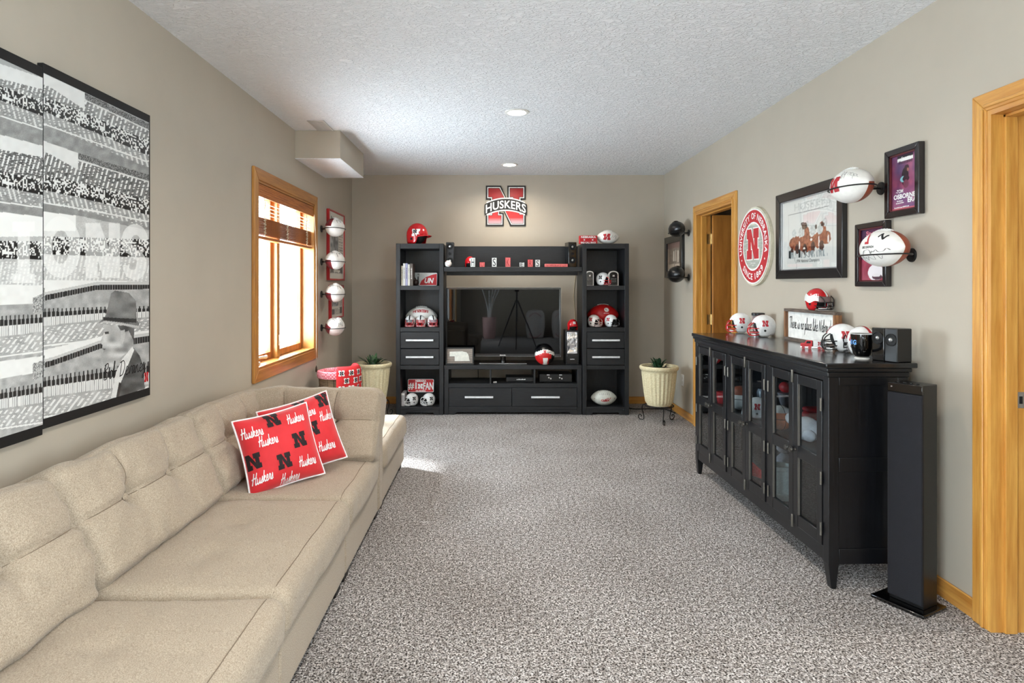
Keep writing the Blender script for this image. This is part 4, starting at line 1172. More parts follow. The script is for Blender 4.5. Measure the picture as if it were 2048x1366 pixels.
B().box(-.018, .018, 0, .03, 0.0, .011).obj('body', WHITE, sbx, bevel=.003)
B().box(-.006, .006, -.002, .002, .003, .008).obj('plug', SILVER, sbx)
cd = thing('wall_cable', 'thin dark cable hanging on the wall behind the first open bay', 'cable', (xpx(956, YB - .02), YB - .006, .05))
B().tube(smooth_line([(0, 0, 0), (.003, 0, .2), (-.002, 0, .42)]), .003, 6).obj('wire', MATT, cd)
cd2 = thing('speaker_wire', 'thin pale speaker wire running down the wall from the bridge shelf', 'cable', (xpx(1152, 6.8), YB - .006, .5))
B().tube(smooth_line([(-.04, 0, 0), (.0, 0, .4), (-.02, 0, .68), (0.005, 0, .93)]), .003, 6).obj('wire', mat('pale wire', (196, 178, 142), .5), cd2)

# ---- right tower contents
def award(label, px, w):
    o = thing('award_plaque', label, 'award', (xpx(px), YF + .06, 1.293), 0, 'arched plaques on the top shelf')
    h = .15
    def archp(w, h):
        return [(-w / 2, 0), (w / 2, 0)] + [(w / 2 * math.cos(a), h - w * .3 + w * .3 * math.sin(a)) for a in np.linspace(0, math.pi, 12)]
    B().prism(archp(w, h), .004, .02).obj('silver_body', SILVER, o, bevel=.002)
    B().prism([(x * .78, .004 + z * .9) for x, z in archp(w, h)], 0, .004).obj('black_panel', GLOSS, o)
    for k, z in enumerate((.1, .07, .055, .04)): decal('lettering', fit(specks(8, k) if k else n_geo(), w=w * (.5 if k else .2), h=.006 if k else .016), GREYINK if k else SILVER, o, flat(0, -.001, z))
award('arched black and silver plaque before the helmet, facing the television side', 1181.5, .082)
award('arched black and silver plaque beside the red face mask', 1229.5, .105)
helmet('white mini helmet with a red mask between two arched plaques', (xpx(1210), YF + .1, 1.293), 58, .135, WHITE, RED, None, logo_m=INK)
cp = thing('grey_cap', 'dark grey cap sitting behind the white helmet on the top shelf', 'cap', (xpx(1204, 6.55), 6.55, 1.293))
B().lathe([(.085, 0), (.087, .06), (.082, .10), (.06, .14), (.03, .158), (.0, .162)], 26).obj('crown', mat('grey tweed', (86, 86, 84), .8, rgb2=(60, 60, 60), vscale=80), cp)
B().grid(lambda u, w: (.085 * (1 + .25 * w) * math.sin((u - .5) * 2), -.085 * (1 + .3 * w) * math.cos((u - .5) * 2), .035 - .02 * w), 12, 4).obj('bill', mat('black cloth', (30, 30, 31), .8), cp)
football('scarlet football with a white badge behind two mini helmets', (xpx(1206, 6.53), 6.53, .875 + .112), (0, 0, 0), .165, .112, BALLRED, laces=WHITE,
         marks=[(fit(([(.5 * math.cos(a), .5 * math.sin(a)) for a in np.linspace(0, 6.28, 17)[:-1]], [tuple(range(16))]), w=.05, h=.05), WHITEINK, .02, -math.pi / 2 + .55),
                (fit(text_geo('K', .04), w=.022, h=.026), INK, .02, -math.pi / 2 + .56), (fit(specks(7, 8), w=.05, h=.007), WHITEINK, .015, -math.pi / 2 + .2)])
helmet('white mini helmet with a pale mask overlapping the scarlet football', (xpx(1191), YF + .085, .875), 48, .125, mat('off white shell', (226, 218, 210), .3), mat('pale rose mask', (206, 176, 166), .4), None, 'mini helmets in the second shelf tower')
helmet('bright white mini helmet with a dark mask at the shelf edge', (xpx(1225.5), YF + .085, .875), 52, .125, WHITE, BLACK, None, 'mini helmets in the second shelf tower')
football('pale grey display football in the bottom shelf', (xpx(1211), YF + .1, .079 + .078), (0, 0, 0), .132, .078, BALLG, laces=BLACK,
         marks=[(fit(text_geo('CPIRX', .05, .2), w=.09, h=.022), NRED, .005, -math.pi / 2 - .22), (fit(scribble(6, .09, 5), w=.06, h=.02), NRED, .03, -math.pi / 2 + .03),
                (fit(text_geo('| | | | | |', .01), w=.1, h=.02), GREYINK, 0, -math.pi / 2 + .62),
                (fit(([(0, 0), (1, .5), (0, 1)], [(0, 1, 2)]), w=.014, h=.012), INK, .102, -math.pi / 2 - .02), (fit(([(1, 0), (0, .5), (1, 1)], [(0, 1, 2)]), w=.014, h=.012), INK, -.102, -math.pi / 2 - .02)])
# ---------------------------------------------------------------- right-hand wall
def wr(px, x=XR - 0.02): return x * F / (px - CX)       # distance of a point on the right wall

# round university sign
cy_, cz_ = 4.45, 1.575
rsn = thing('round_sign', 'round red and grey wooden university sign on the wall by the far door', 'sign', (XR, cy_, cz_), -90)
Rr = .268
GREYP = mat('weathered plank', (182, 184, 172), .6, rgb2=(150, 152, 140), stretch=(2, 30, 30), vscale=4)
def disc(r, y0, y1, m, name, parent, n=56):
    return B().lathe([(0, y1), (r, y1), (r, y0), (0, y0)], n, axis='y').obj(name, m, parent)
disc(Rr + .012, -.022, -.0005, mat('cream board', (214, 208, 186), .6), 'backing_board', rsn)
for k in range(5):
    z0 = -.155 + k * .062; z1 = z0 + .0585
    q = lambda z: math.sqrt(max(0, .17 ** 2 - z * z))
    P = [(q(z), z) for z in np.linspace(z0, z1, 6)] + [(-q(z), z) for z in np.linspace(z1, z0, 6)]
    B().prism(P, -.0255, -.022).obj('plank', GREYP, rsn)
def ring(r0, r1, y, n=64):
    v = []; f = []
    for i in range(n):
        a = 2 * math.pi * i / n
        v += [(r0 * math.cos(a), r0 * math.sin(a)), (r1 * math.cos(a), r1 * math.sin(a))]
    f = [(2 * i, 2 * i + 1, (2 * i + 3) % (2 * n), (2 * i + 2) % (2 * n)) for i in range(n)]
    return v, f
SIGNR = mat('brick red print', (188, 44, 50), .5)
decal('white_ring', ring(.162, .268, 0), WHITEINK, rsn, flat(0, -.0262, 0))
decal('red_ring', ring(.174, .258, 0), SIGNR, rsn, flat(0, -.0268, 0))
def arc_text(s, r, a0, a1, h, parent, m, up=True, y=-.0275, bold=.02):
    geo = fit(text_geo(s, bold, 0, 1.1), w=abs(a1 - a0) * r, h=h)
    def g(u, v):
        if up:
            a = (a0 + a1) / 2 - u / r; rr = r + v
        else:
            a = (a0 + a1) / 2 + u / r; rr = r - v
        return (rr * math.cos(a), y, rr * math.sin(a))
    decal('lettering', geo, m, parent, g, cut=.02)
for (q, a0, a1) in (('UNIVERSITY', 195, 104), ('OF', 96, 78), ('NEBRASKA', 70, -15)): arc_text(q, .216, math.radians(a0), math.radians(a1), .045, rsn, WHITEINK)
arc_text('SINCE', .216, math.radians(222), math.radians(269), .045, rsn, WHITEINK, up=False)
arc_text('1869', .216, math.radians(279), math.radians(318), .045, rsn, WHITEINK, up=False)
for a in (206, 334): decal('dot', fit(([(math.cos(t), math.sin(t)) for t in np.linspace(0, 6.28, 13)[:-1]], [tuple(range(12))]), w=.015, h=.015), WHITEINK, rsn, flat(.216 * math.cos(math.radians(a)), -.0275, .216 * math.sin(math.radians(a))))
B().prism([(x * .2 - .1, z * .215 - .09) for x, z in offset_poly(BLOCK_N, .035)], -.027, -.0256).obj('letter_outline', WHITEINK, rsn)
B().prism([(x * .2 - .1, z * .215 - .09) for x, z in BLOCK_N], -.0285, -.027).obj('letter', SIGNR, rsn)
slab_text(rsn, 'LINCOLN', .08, .012, WHITEINK, 0, -.0262, -.12, .0); slab_text(rsn, '1869', .03, .008, WHITEINK, 0, -.0262, -.137, 0)

def frame(name, label, cat, loc, rz, w, h, bw, d, m, group=None, lip=None):
    """picture frame of four mitred bars, lower left corner of the face at the origin, wall at y=0"""
    o = thing(name, label, cat, loc, rz, group)
    def bar(p):
        bb = B()
        (a, b_, c, e) = p
        front = [(q[0], -d, q[1]) for q in p]; back = [(q[0], -0.0005, q[1]) for q in p]
        bb.hexa(front, back); bb.obj('frame_bar', m, o, bevel=.003)
    bar([(0, 0), (w, 0), (w - bw, bw), (bw, bw)]); bar([(0, h), (bw, h - bw), (w - bw, h - bw), (w, h)])
    bar([(0, 0), (bw, bw), (bw, h - bw), (0, h)]); bar([(w, 0), (w, h), (w - bw, h - bw), (w - bw, bw)])
    if lip:
        lb = B()
        e = bw; t = .006
        lb.box(e, w - e, -d * .75, -d * .5, e, e + t); lb.box(e, w - e, -d * .75, -d * .5, h - e - t, h - e); lb.box(e, e + t, -d * .75, -d * .5, e, h - e); lb.box(w - e - t, w - e, -d * .75, -d * .5, e, h - e)
        lb.obj('inner_lip', lip, o)
    return o
FRK = mat('black lacquer frame', (20, 19, 21), .25, coat=.3)
# champions print
y0, y1 = wr(1551, XR - .03), wr(1684, XR - .03)
z0, z1 = 1.338, 1.882
pw, ph = y0 - y1, z1 - z0
fp = frame('framed_print', 'large black-framed white print of running brown horses on the wall', 'picture', (XR, y0, z0), -90, pw, ph, .055, .03, FRK, lip=mat('silver lip', (180, 180, 182), .3, metal=.6))
iw, ih = pw - .11, ph - .11
def horses(U, V):
    c = np.full((len(U), 3), (222., 222., 216.))
    c -= (vnoise(U * 9, V * 9)[:, None] - .5) * 6
    ln = lambda a: a
    def line(m, col): c[m] = col
    e = .0032
    line((abs(V - .16) < .003) & (U > .13) & (U < .9), (150, 150, 148)); line((abs(V - .80) < .003) & (U > .12) & (U < .84), (120, 120, 118))
    line((abs(U - .13) < .003) & (V > .16) & (V < .8), (196, 196, 192)); line((abs(U - .9) < .003) & (V > .16) & (V < .8), (196, 196, 192))
    for k in range(8): line((abs(U - (.40 + .045 * k)) < .0018) & (V > .55) & (V < .8), (206, 206, 202))
    def ell(cx, cy, rx, ry, col, tex=0.0):
        m = ((U - cx) / rx) ** 2 + ((V - cy) / ry) ** 2 + (vnoise(U * 40 + cx * 50, V * 40) - .5) * .5 < 1
        c[m] = np.array(col, float) + (vnoise(U[m] * 55, V[m] * 40)[:, None] - .5) * tex
    br = (150, 78, 44); dk = (70, 34, 22)
    for (cx, cy, rx, ry) in ((.26, .38, .11, .10), (.38, .36, .09, .11), (.52, .34, .09, .11), (.66, .38, .11, .10), (.8, .40, .07, .09), (.46, .50, .06, .1), (.74, .52, .06, .1)):
        ell(cx, cy, rx, ry, br, 70)
    for (cx, cy, rx, ry) in ((.30, .30, .04, .07), (.44, .28, .04, .08), (.58, .30, .035, .07), (.72, .30, .04, .07), (.2, .27, .03, .05)): ell(cx, cy, rx, ry, dk, 50)
    for (cx, cy, rx, ry) in ((.38, .52, .055, .07), (.58, .52, .05, .075), (.7, .52, .045, .07), (.24, .52, .04, .06), (.48, .62, .03, .04), (.78, .6, .035, .06)):
        ell(cx, cy, rx, ry, (200, 204, 200), 40)
    for (cx, cy, rx, ry) in ((.43, .60, .05, .045), (.40, .63, .03, .03), (.74, .58, .03, .025), (.63, .56, .02, .03)): ell(cx, cy, rx, ry, (74, 50, 36), 90)
    for (cx, cy, rx, ry) in ((.34, .34, .012, .06), (.68, .36, .01, .07), (.55, .40, .02, .02), (.43, .29, .02, .015), (.83, .38, .012, .06)): ell(cx, cy, rx, ry, (236, 232, 226))
    for (cx, w_) in ((.23, .07), (.44, .08), (.63, .09), (.76, .06)):
        m = (abs(U - cx) < w_) & (V > .165) & (V < .25) & (vnoise(U * 60, V * 8) > .45); c[m] = (150, 158, 158)
    for cx in (.155, .34): 
        m = (abs(U - cx) < .02) & (V > .17) & (V < .28); c[m] = (34, 44, 46)
    m = (abs(U - .27 - .02 * np.sin(V * 30)) < .003) & (V < .2); c[m] = (150, 150, 146)
    return c
grid_print('print', fp, iw, ih, 130, 110, horses, (.055, -.012, .055))
slab_text(fp, 'HUSKERS', .42, .045, mat('blind emboss', (206, 206, 200), .6), pw * .55, -.0125, ph - .105, .02)
decal('lettering', fit(text_geo('1994 National Champions', 0), w=.27, h=.026), INK, fp, flat(pw * .49, -.0126, .105))
decal('signature', fit(scribble(6, .05, 9), w=.08, h=.035), GREYINK, fp, flat(pw * .49, -.0126, .145))
B().box(.055, pw - .055, -.0145, -.0138, .055, ph - .055).obj('glazing', glassy('picture glass', (.99, .99, .99)), fp)

def magazine(U, V, seed, cols):
    n = vnoise(U * 4 + seed, V * 5) * .6 + vnoise(U * 11 + seed, V * 13) * .4
    n2 = vnoise(U * 3 + 7 + seed, V * 4 + 3)
    c = np.array(cols[0]) * (1 - n[:, None]) + np.array(cols[1]) * n[:, None]
    c = c * (1 - .55 * n2[:, None]) + np.array(cols[2]) * .55 * n2[:, None]
    return c
def cover1(U, V):
    c = magazine(U, V, 3, ((96, 44, 78), (196, 92, 110), (70, 84, 140)))
    def ell(cx, cy, rx, ry, col):
        m = ((U - cx) / rx) ** 2 + ((V - cy) / ry) ** 2 < 1; c[m] = col
    ell(.52, .58, .13, .16, (44, 28, 40)); ell(.58, .73, .085, .055, (60, 34, 44)); ell(.44, .55, .1, .05, (140, 204, 214)); ell(.55, .55, .12, .06, (58, 34, 48)); ell(.55, .46, .1, .07, (120, 66, 84))
    ell(.62, .7, .04, .03, (150, 96, 84))
    m = (V > .86) & (V < .965) & (U > .24) & (U < .8); c[m] = (236, 234, 230)
    m = (V > .912) & (V < .965) & (U > .24) & (U < .8); c[m] = (28, 24, 30)
    c[V < .06] = (196, 96, 108)
    return c
def cover2(U, V):
    c = magazine(U, V, 11, ((30, 34, 66), (46, 36, 64), (150, 40, 70)))
    m = V < .42; c[m] = magazine(U[m], V[m], 5, ((176, 60, 84), (110, 30, 50), (200, 120, 130)))
    def ell(cx, cy, rx, ry, col):
        m = ((U - cx) / rx) ** 2 + ((V - cy) / ry) ** 2 < 1; c[m] = col
    ell(.6, .17, .3, .15, (226, 220, 222)); ell(.66, .09, .2, .05, (80, 50, 60)); ell(.62, .12, .16, .03, (220, 214, 214)); c[(V < .03)] = (214, 206, 210)
    for k in range(6):
        m = (abs(V - (.72 - k * .05)) < .008) & (U < .25); c[m] = (210, 206, 210)
    return c
CHER = mat('dark cherry frame', (32, 22, 24), .22, coat=.4)
ya, yb = wr(1768, XR - .03), wr(1837, XR - .03)
m1 = frame('framed_magazine', 'dark-framed magazine cover with lettered title, higher of the two beside the wall footballs', 'picture', (XR, ya, 1.611), -90, ya - yb, .315, .028, .03, CHER, 'framed magazine covers', lip=mat('red lip', (90, 30, 34), .3))
w_, h_ = ya - yb, .315
grid_print('print', m1, w_ - .05, h_ - .05, 70, 90, cover1, (.025, -.012, .025))
slab_text(m1, 'Sports', .06, .016, WHITEINK, w_ * .54, -.0128, h_ - .05, .02); slab_text(m1, 'Illustrated', .09, .016, INK, w_ * .53, -.0128, h_ - .066, .0)
slab_text(m1, '-TOM', .05, .017, WHITEINK, w_ * .36, -.0128, .118, .03); slab_text(m1, 'OSBORNE', .15, .022, WHITEINK, w_ * .5, -.0128, .094, .035); slab_text(m1, 'ERA', .06, .022, WHITEINK, w_ * .72, -.0128, .072, .035)
for (q, ww, xx, zz) in ((6, .04, .37, .074), (9, .055, .37, .065), (12, .1, .42, .045)): decal('lettering', fit(specks(q, q), w=ww, h=.006), WHITEINK, m1, flat(w_ * xx, -.0128, zz))
ya, yb = wr(1709, XR - .03), wr(1771, XR - .03)
m2 = frame('framed_magazine', 'dark-framed magazine cover partly hidden behind the lower wall football', 'picture', (XR, ya, 1.292), -90, ya - yb, .315, .026, .03, CHER, 'framed magazine covers', lip=mat('red lip', (90, 30, 34), .3))
w_ = ya - yb
grid_print('print', m2, w_ - .046, h_ - .046, 70, 90, cover2, (.023, -.012, .023))
PINKT = mat('pink ink', (222, 120, 140), .5)
slab_text(m2, 'Sports', .12, .03, PINKT, w_ * .52, -.0128, h_ - .055, .03); slab_text(m2, 'Illustrated', .17, .03, PINKT, w_ * .51, -.0128, h_ - .092, .02)

# big footballs on brackets
def wall_ball_r(label, blabel, px, py, Y, dpx, dpy, marks, panel, panels, yaw, roll, L=.145, R=.088, base=BALLW, laces=WHITE, group='signed footballs on the side wall'):
    x, z = at(px, py, Y)
    football(label, (x, Y, z), (roll, 0, yaw), L, R, base, panel, panels, laces, group, marks)
    return x, z
x, z = wall_ball_r('white signed football with a red letter, mounted over the corner of the horse print', '', 1703, 372, 3.02, 0, 0,
            [(fit(n_geo(), w=.085, h=.075), NRED, -.012, -math.pi / 2 + .2), (fit(script_geo('Bd uckv', .07), w=.085, h=.045), INK, .07, -math.pi / 2 + .75)], BALLB, (1,), math.radians(-90), .12, .14, .082)
bracket('black wall bracket holding the upper football near the horse print', XR, 3.02, z - .012, -1, XR - x, .084)
x, z = wall_ball_r('white award football with a red seven, mounted over the lower magazine frame', '', 1768, 497, 2.80, 0, 0,
            [(fit(text_geo('7', .03, .2), w=.035, h=.055), NRED, 0.0, -math.pi / 2 + .62), (fit(scribble(7, .16, 4), w=.04, h=.045), INK, .07, -math.pi / 2 + .85),
             (fit(text_geo('ERIC CROUCH', .03), w=.075, h=.011), INK, .01, -math.pi / 2 + .12), (fit(scribble(12, .03, 8), w=.15, h=.03), GREYINK, .04, -math.pi / 2 - .2), (fit(scribble(14, .02, 2), w=.12, h=.03), GREYINK, .02, -math.pi / 2 - .55)], BALLB, (0, 1), math.radians(-90), 0.05, .145, .082)
bracket('black wall bracket holding the award football', XR, 2.80, z - .03, -1, XR - x, .084)

# far corner: two black footballs and a sepia frame
cf = frame('framed_photo', 'small black-framed sepia photograph between two black footballs', 'picture', (XR, 6.73, 1.375), -90, .62, .43, .07, .03, FRK)
def sepia(U, V):
    n = vnoise(U * 12, V * 16)
    c = np.stack([150 + 50 * n, 132 + 46 * n, 116 + 42 * n], 1)
    c[V > .82] = (118, 92, 84)
    m = (V > .25) & (V < .8) & (U > .1) & (U < .95); c[m] *= .72
    for (a, b_, d_, e) in ((.42, .5, .35, .7), (.72, .8, .3, .7), (.58, .63, .35, .72)):
        m = (U > a) & (U < b_) & (V > d_) & (V < e); c[m] = (206, 194, 176)
    m = (V < .25); c[m] = c[m] * .6 + np.array((190, 178, 160)) * .4
    c[(abs(U - .5) < .012) & (V < .25)] = (90, 74, 60)
    return c
grid_print('print', cf, .48, .29, 50, 40, sepia, (.07, -.012, .07))
xk, zk = at(1352, 459, 6.0)
football('black football on the upper bracket in the far corner', (xk, 5.98, zk), (.2, 0, math.radians(-90)), .13, .075, BALLK, laces=BLACK, group='black footballs in the corner', marks=[(fit(scribble(8, .12, 6), w=.06, h=.05), WHITEINK, -.04, -1.2)])
bracket('black wall bracket under the upper black football', XR, 5.98, zk - .035, -1, XR - xk, .07, 'corner brackets')
xk, zk = at(1351, 549, 6.0)
football('black football with a red spot on the lower bracket in the far corner', (xk, 5.98, zk), (-.2, 0, math.radians(-90)), .13, .078, BALLK, laces=BLACK, group='black footballs in the corner', marks=[(fit(scribble(7, .3, 3), w=.03, h=.035), REDM, -.08, -1.2), (fit(scribble(5, .2, 5), w=.025, h=.02), WHITEINK, -.02, -1.2)])
bracket('black wall bracket under the red-spotted black football', XR, 5.98, zk - .03, -1, XR - xk, .072, 'corner brackets')

# ---- display cabinet
RC = 1.1
cab = thing('display_cabinet', 'long black display cabinet with six glass doors along the wall', 'cabinet', (1.437, 2.672, 0), -90 + RC)
# local: x to the right seen from the front (towards the camera), y into the cabinet; far end at x = -L
CL, CD = 1.66, .345
def lx(a): return a - CL
Zb, Zt = .105, .905
post = .045
for (a) in (0, CL - post):
    for (d0) in (0, CD - post):
        taper = .012
        bb = B().box(lx(a), lx(a + post), d0, d0 + post, Zb, Zt)
        bb.hexa([(lx(a) + (taper if a else 0), d0 + taper, 0), (lx(a + post) - (0 if a else taper), d0 + taper, 0), (lx(a + post) - (0 if a else taper), d0 + post - taper, 0), (lx(a) + (taper if a else 0), d0 + post - taper, 0)],
                [(lx(a), d0, Zb), (lx(a + post), d0, Zb), (lx(a + post), d0 + post, Zb), (lx(a), d0 + post, Zb)])
        bb.obj('corner_leg', CABV, cab, bevel=.002)
B().box(lx(post), lx(CL - post), .004, .03, Zb, .165).obj('bottom_rail', CABV, cab, bevel=.002)
B().box(lx(post), lx(CL - post), .004, .03, .885, Zt).obj('top_rail', CABV, cab, bevel=.002)
B().box(lx(post), lx(CL - post), CD - .016, CD - .006, Zb, Zt).obj('back_panel', CABV, cab)
B().box(lx(.01), lx(CL - .01), .02, CD - .016, Zb + .04, Zb + .058).obj('floor_board', CABV, cab)
B().box(lx(.012), lx(CL - .012), .035, CD - .016, .505, .523).obj('shelf', CABV, cab)
for a in (0, CL - .02):
    xx0, xx1 = (lx(0), lx(.02)) if a == 0 else (lx(CL - .02), lx(CL))
    B().box(xx0 + .006, xx1 - .006, post, CD - post, Zb, Zt).obj('end_panel', CABV, cab)
    for (za, zb) in ((Zb, .17), (.50, .56), (.87, Zt)):
        B().box(xx0, xx1, post, CD - post, za, zb).obj('end_rail', CABV, cab, bevel=.002)
tp = B().box(lx(-.018), lx(CL + .018), -.02, CD + .03, .945, .967)
tp.obj('top', mat('black lacquer top', (30, 31, 34), .2, coat=.3, rgb2=(22, 22, 24), stretch=(2, 30, 30), vscale=4), cab, bevel=.004)
mo = B().box(lx(-.012), lx(CL + .012), -.014, CD + .01, .928, .945); mo.box(lx(-.004), lx(CL + .004), -.006, CD + .004, .905, .928)
mo.obj('cornice', CABV, cab, bevel=.004)
bay = (CL - 2 * post) / 3
stl = .022
for k in range(3):
    a = post + k * bay; c = a + bay
    if k: 
        B().box(lx(a - stl), lx(a + stl), .002, .03, .165, .885).obj('bay_stile', CABV, cab, bevel=.002)
for k in range(3):
    a = post + k * bay + (stl if k else .002); c = post + (k + 1) * bay - (stl if k < 2 else .002)
    mm_ = (a + c) / 2
    for (p, q, hinge) in ((a, mm_ - .001, 0), (mm_ + .001, c, 1)):
        Fw = .042
        d = B()
        z0, z1, zm0, zm1 = .168, .882, .492, .548
        dr = B().box(lx(p), lx(p + Fw), -.004, .016, z0, z1).obj('door', CABV, cab, bevel=.002)
        B().box(lx(q - Fw), lx(q), -.004, .016, z0, z1).obj('door_stile', CABV, dr, bevel=.002)
        for (za, zb) in ((z0, z0 + .055), (zm0, zm1), (z1 - .045, z1)):
            B().box(lx(p + Fw), lx(q - Fw), -.003, .016, za, zb).obj('door_rail', CABV, dr, bevel=.002)
        for (za, zb) in ((z0 + .055, zm0), (zm1, z1 - .045)):
            B().box(lx(p + Fw), lx(q - Fw), .006, .008, za, zb).obj('pane', CABGLASS, dr)
            we = B()
            we.box(lx(p + Fw) - .0005, lx(p + Fw) + .002, -.0035, .006, za, zb)
            we.obj('worn_edge', mat('scuffed edge', (88, 84, 78), .5), dr)
        hx = lx(p) if hinge == 0 else lx(q)
        for zh in (.24, .46, .78):
            B().cyl((hx, -.008, zh - .028), (hx, -.008, zh + .028), .0045, n=8).obj('hinge', mat('dull pewter', (120, 116, 108), .4, metal=.7), dr)
        kx = lx(q - .02) if hinge == 0 else lx(p + .02)
        B().lathe([(.008, 0), (.005, -.008), (.006, -.012), (.014, -.02), (.012, -.028), (0, -.031)], 14, (kx, -.004, .525), axis='y').obj('knob', mat('dark pewter', (92, 90, 86), .28, metal=.8), dr)
    for zl in (.868, .182):
        B().box(lx(mm_) - .006, lx(mm_) + .006, -.012, -.004, zl - .03, zl + .03).obj('slide_latch', mat('dull pewter', (120, 116, 108), .4, metal=.7), cab, bevel=.002)

def cabp(x, y, z):     # a point given in the cabinet's own frame
    a = math.radians(-90 + RC)
    return (1.437 + x * math.cos(a) - y * math.sin(a), 2.672 + x * math.sin(a) + y * math.cos(a), z)
# contents behind the glass
ZS, ZF = .523, .163
def sphere_ball(name, label, loc, R, mats, fn, cat='ball'):
    o = thing(name, label, cat, loc)
    vb = B(); nu, nv = 28, 18; vv = []; ff = []; mm = []
    for j in range(nv + 1):
        for i in range(nu):
            a = 2 * math.pi * i / nu; t = math.pi * j / nv
            vv.append((R * math.sin(t) * math.cos(a), R * math.sin(t) * math.sin(a), R + R * math.cos(t)))
    for j in range(nv):
        for i in range(nu):
            ff.append((j * nu + i, j * nu + (i + 1) % nu, (j + 1) * nu + (i + 1) % nu, (j + 1) * nu + i))
            a = 2 * math.pi * (i + .5) / nu; t = math.pi * (j + .5) / nv
            mm.append(fn(math.sin(t) * math.cos(a), math.sin(t) * math.sin(a), math.cos(t)))
    vb.v, vb.f, vb.mi = vv, ff, mm
    vb.obj('skin', mats, o, angle=80)
    for ax in range(3):
        pts = []
        for a in np.linspace(0, 2 * math.pi, 29)[:-1]:
            q = [R * 1.003 * math.cos(a), R * 1.003 * math.sin(a)]
            p = q[:ax] + [0] + q[ax:]
            pts.append((p[0], p[1], R + p[2]))
        B().tube(pts, .0014, 5, True).obj('seam', MATT, o)
    return o
ORANGE = mat('orange rubber', (206, 106, 50), .5, bump=.3, bscale=500)
sphere_ball('basketball', 'orange and white mini basketball on the shelf behind the near pair of glass doors', cabp(-.68, .12, ZS), .066, [ORANGE, BALLW], lambda x, y, z: 1 if (z > .45 or x > .75 or x < -.75) else 0)
sphere_ball('basketball', 'brown and white mini basketball on the shelf behind the middle glass doors', cabp(-1.22, .13, ZS), .075, [BALLW, BALLB], lambda x, y, z: 1 if z > .35 else 0)
helmet('white mini helmet with a letter behind the middle glass doors', cabp(-.96, .12, ZS), -120, .125, WHITE, SILVER, None)
tk = thing('red_trophy', 'red figure trophy standing behind the orange basketball in the cabinet', 'trophy', cabp(-.85, .23, ZS))
B().lathe([(.035, 0), (.035, .02), (.02, .03), (.014, .08), (.03, .12), (.04, .17), (.0, .172)], 18).obj('cup', mat('pewter cup', (150, 148, 156), .3, metal=.6), tk)
B().ball((0, 0, .2), (.03, .045, .03), 14, 10).obj('topper', REDM, tk)
wp = thing('plush_toy', 'white plush lying on the cabinet shelf behind the nearest door', 'plush toy', cabp(-.44, .14, ZS), 20)
B().ball((0, 0, .06), (.05, .075, .06), 20, 14).obj('body', mat('white plush', (222, 222, 226), .95, bump=.6, bscale=160), wp)
for (x, y, z) in ((-.03, .07, .1), (.03, -.07, .05), (-.04, -.05, .04), (.03, .06, .04)): B().ball((x, y, z), (.026, .034, .03), 12, 8).obj('limb', MATS['white plush'], wp)
rb = thing('folded_cloth', 'red folded cloth behind the white plush in the cabinet', 'cloth', cabp(-.56, .26, ZS))
B().box(-.07, .07, -.04, .04, 0, .12).obj('fold', NRED, rb, bevel=.015, seg=3); B().box(-.072, .06, -.042, .03, .12, .145).obj('upper_fold', NRED, rb, bevel=.012, seg=3)
rbx = thing('red_mug', 'small red cup on the cabinet shelf behind the far glass doors', 'cup', cabp(-1.43, .1, ZS))
B().lathe([(.03, 0), (.036, .04), (.038, .075), (.034, .075), (.03, .01), (0, .008)], 18).obj('cup', REDM, rbx); B().tube([(.036, 0, .06), (.06, 0, .055), (.06, 0, .025), (.034, 0, .018)], .005, 6).obj('cup_handle', REDM, rbx)
gl_ = thing('glass_jar', 'clear glass jar with a patterned scarf behind the middle doors', 'jar', cabp(-1.16, .26, ZS))
B().lathe([(.045, 0), (.05, .02), (.05, .12), (.04, .14), (.036, .14), (.045, .12), (.045, .02), (0, .006)], 22).obj('jar', mat('pale glass', (150, 160, 172), .1), gl_)
B().box(-.02, .02, -.01, .01, .14, .3).obj('rolled_scarf', mat('speckled scarf', (206, 196, 190), .9, rgb2=(120, 40, 50), vscale=60, lo=.48, hi=.52), gl_, bevel=.006)
sn = thing('stein_mug', 'pale grey stoneware stein in the lower cabinet', 'mug', cabp(-.67, .12, ZF))
STON = mat('grey stoneware', (176, 186, 180), .3)
B().lathe([(.062, 0), (.062, .03), (.056, .035), (.056, .15), (.06, .155), (.06, .175), (.052, .175), (.05, .02), (0, .015)], 28).obj('body', STON, sn)
B().tube(smooth_line([(.03, -.05, .14), (.05, -.085, .13), (.05, -.085, .06), (.03, -.05, .045)]), .009, 8).obj('mug_handle', STON, sn)
gp = thing('plush_toy', 'grey plush animal sitting above the stein in the lower cabinet', 'plush toy', cabp(-.88, .24, ZF), 0)
GPL = mat('grey plush', (150, 152, 160), .95, bump=.6, bscale=160)
B().lathe([(.05, 0), (.055, .06), (.045, .15), (.0, .2)], 18).obj('body', GPL, gp); B().ball((0, 0, .225), (.05, .05, .045), 18, 12).obj('head', GPL, gp)
for s_ in (-1, 1): B().ball((s_ * .045, .01, .265), (.018, .01, .026), 12, 8).obj('ear', GPL, gp)
B().ball((0, -.05, .215), (.02, .025, .016), 12, 8).obj('muzzle', GPL, gp)
pn = thing('pennant', 'red and white pennant lying in the lower cabinet behind the middle doors', 'pennant', cabp(-.96, .14, ZF), -80)
B().prism([(-.12, 0), (.14, .03), (-.12, .09)], -.004, .004).obj('felt', REDM, pn); B().box(-.135, -.12, -.005, .005, -.0, .095).obj('white_hem', WHITE, pn)
tr = thing('white_figurine', 'small white figurine in the lower cabinet behind the far doors', 'figurine', cabp(-1.43, .14, ZF))
B().lathe([(.03, 0), (.03, .012), (.012, .02), (.016, .06), (.022, .09), (.01, .105), (.014, .12), (0, .135)], 16).obj('body', mat('glazed white', (210, 212, 216), .3), tr)
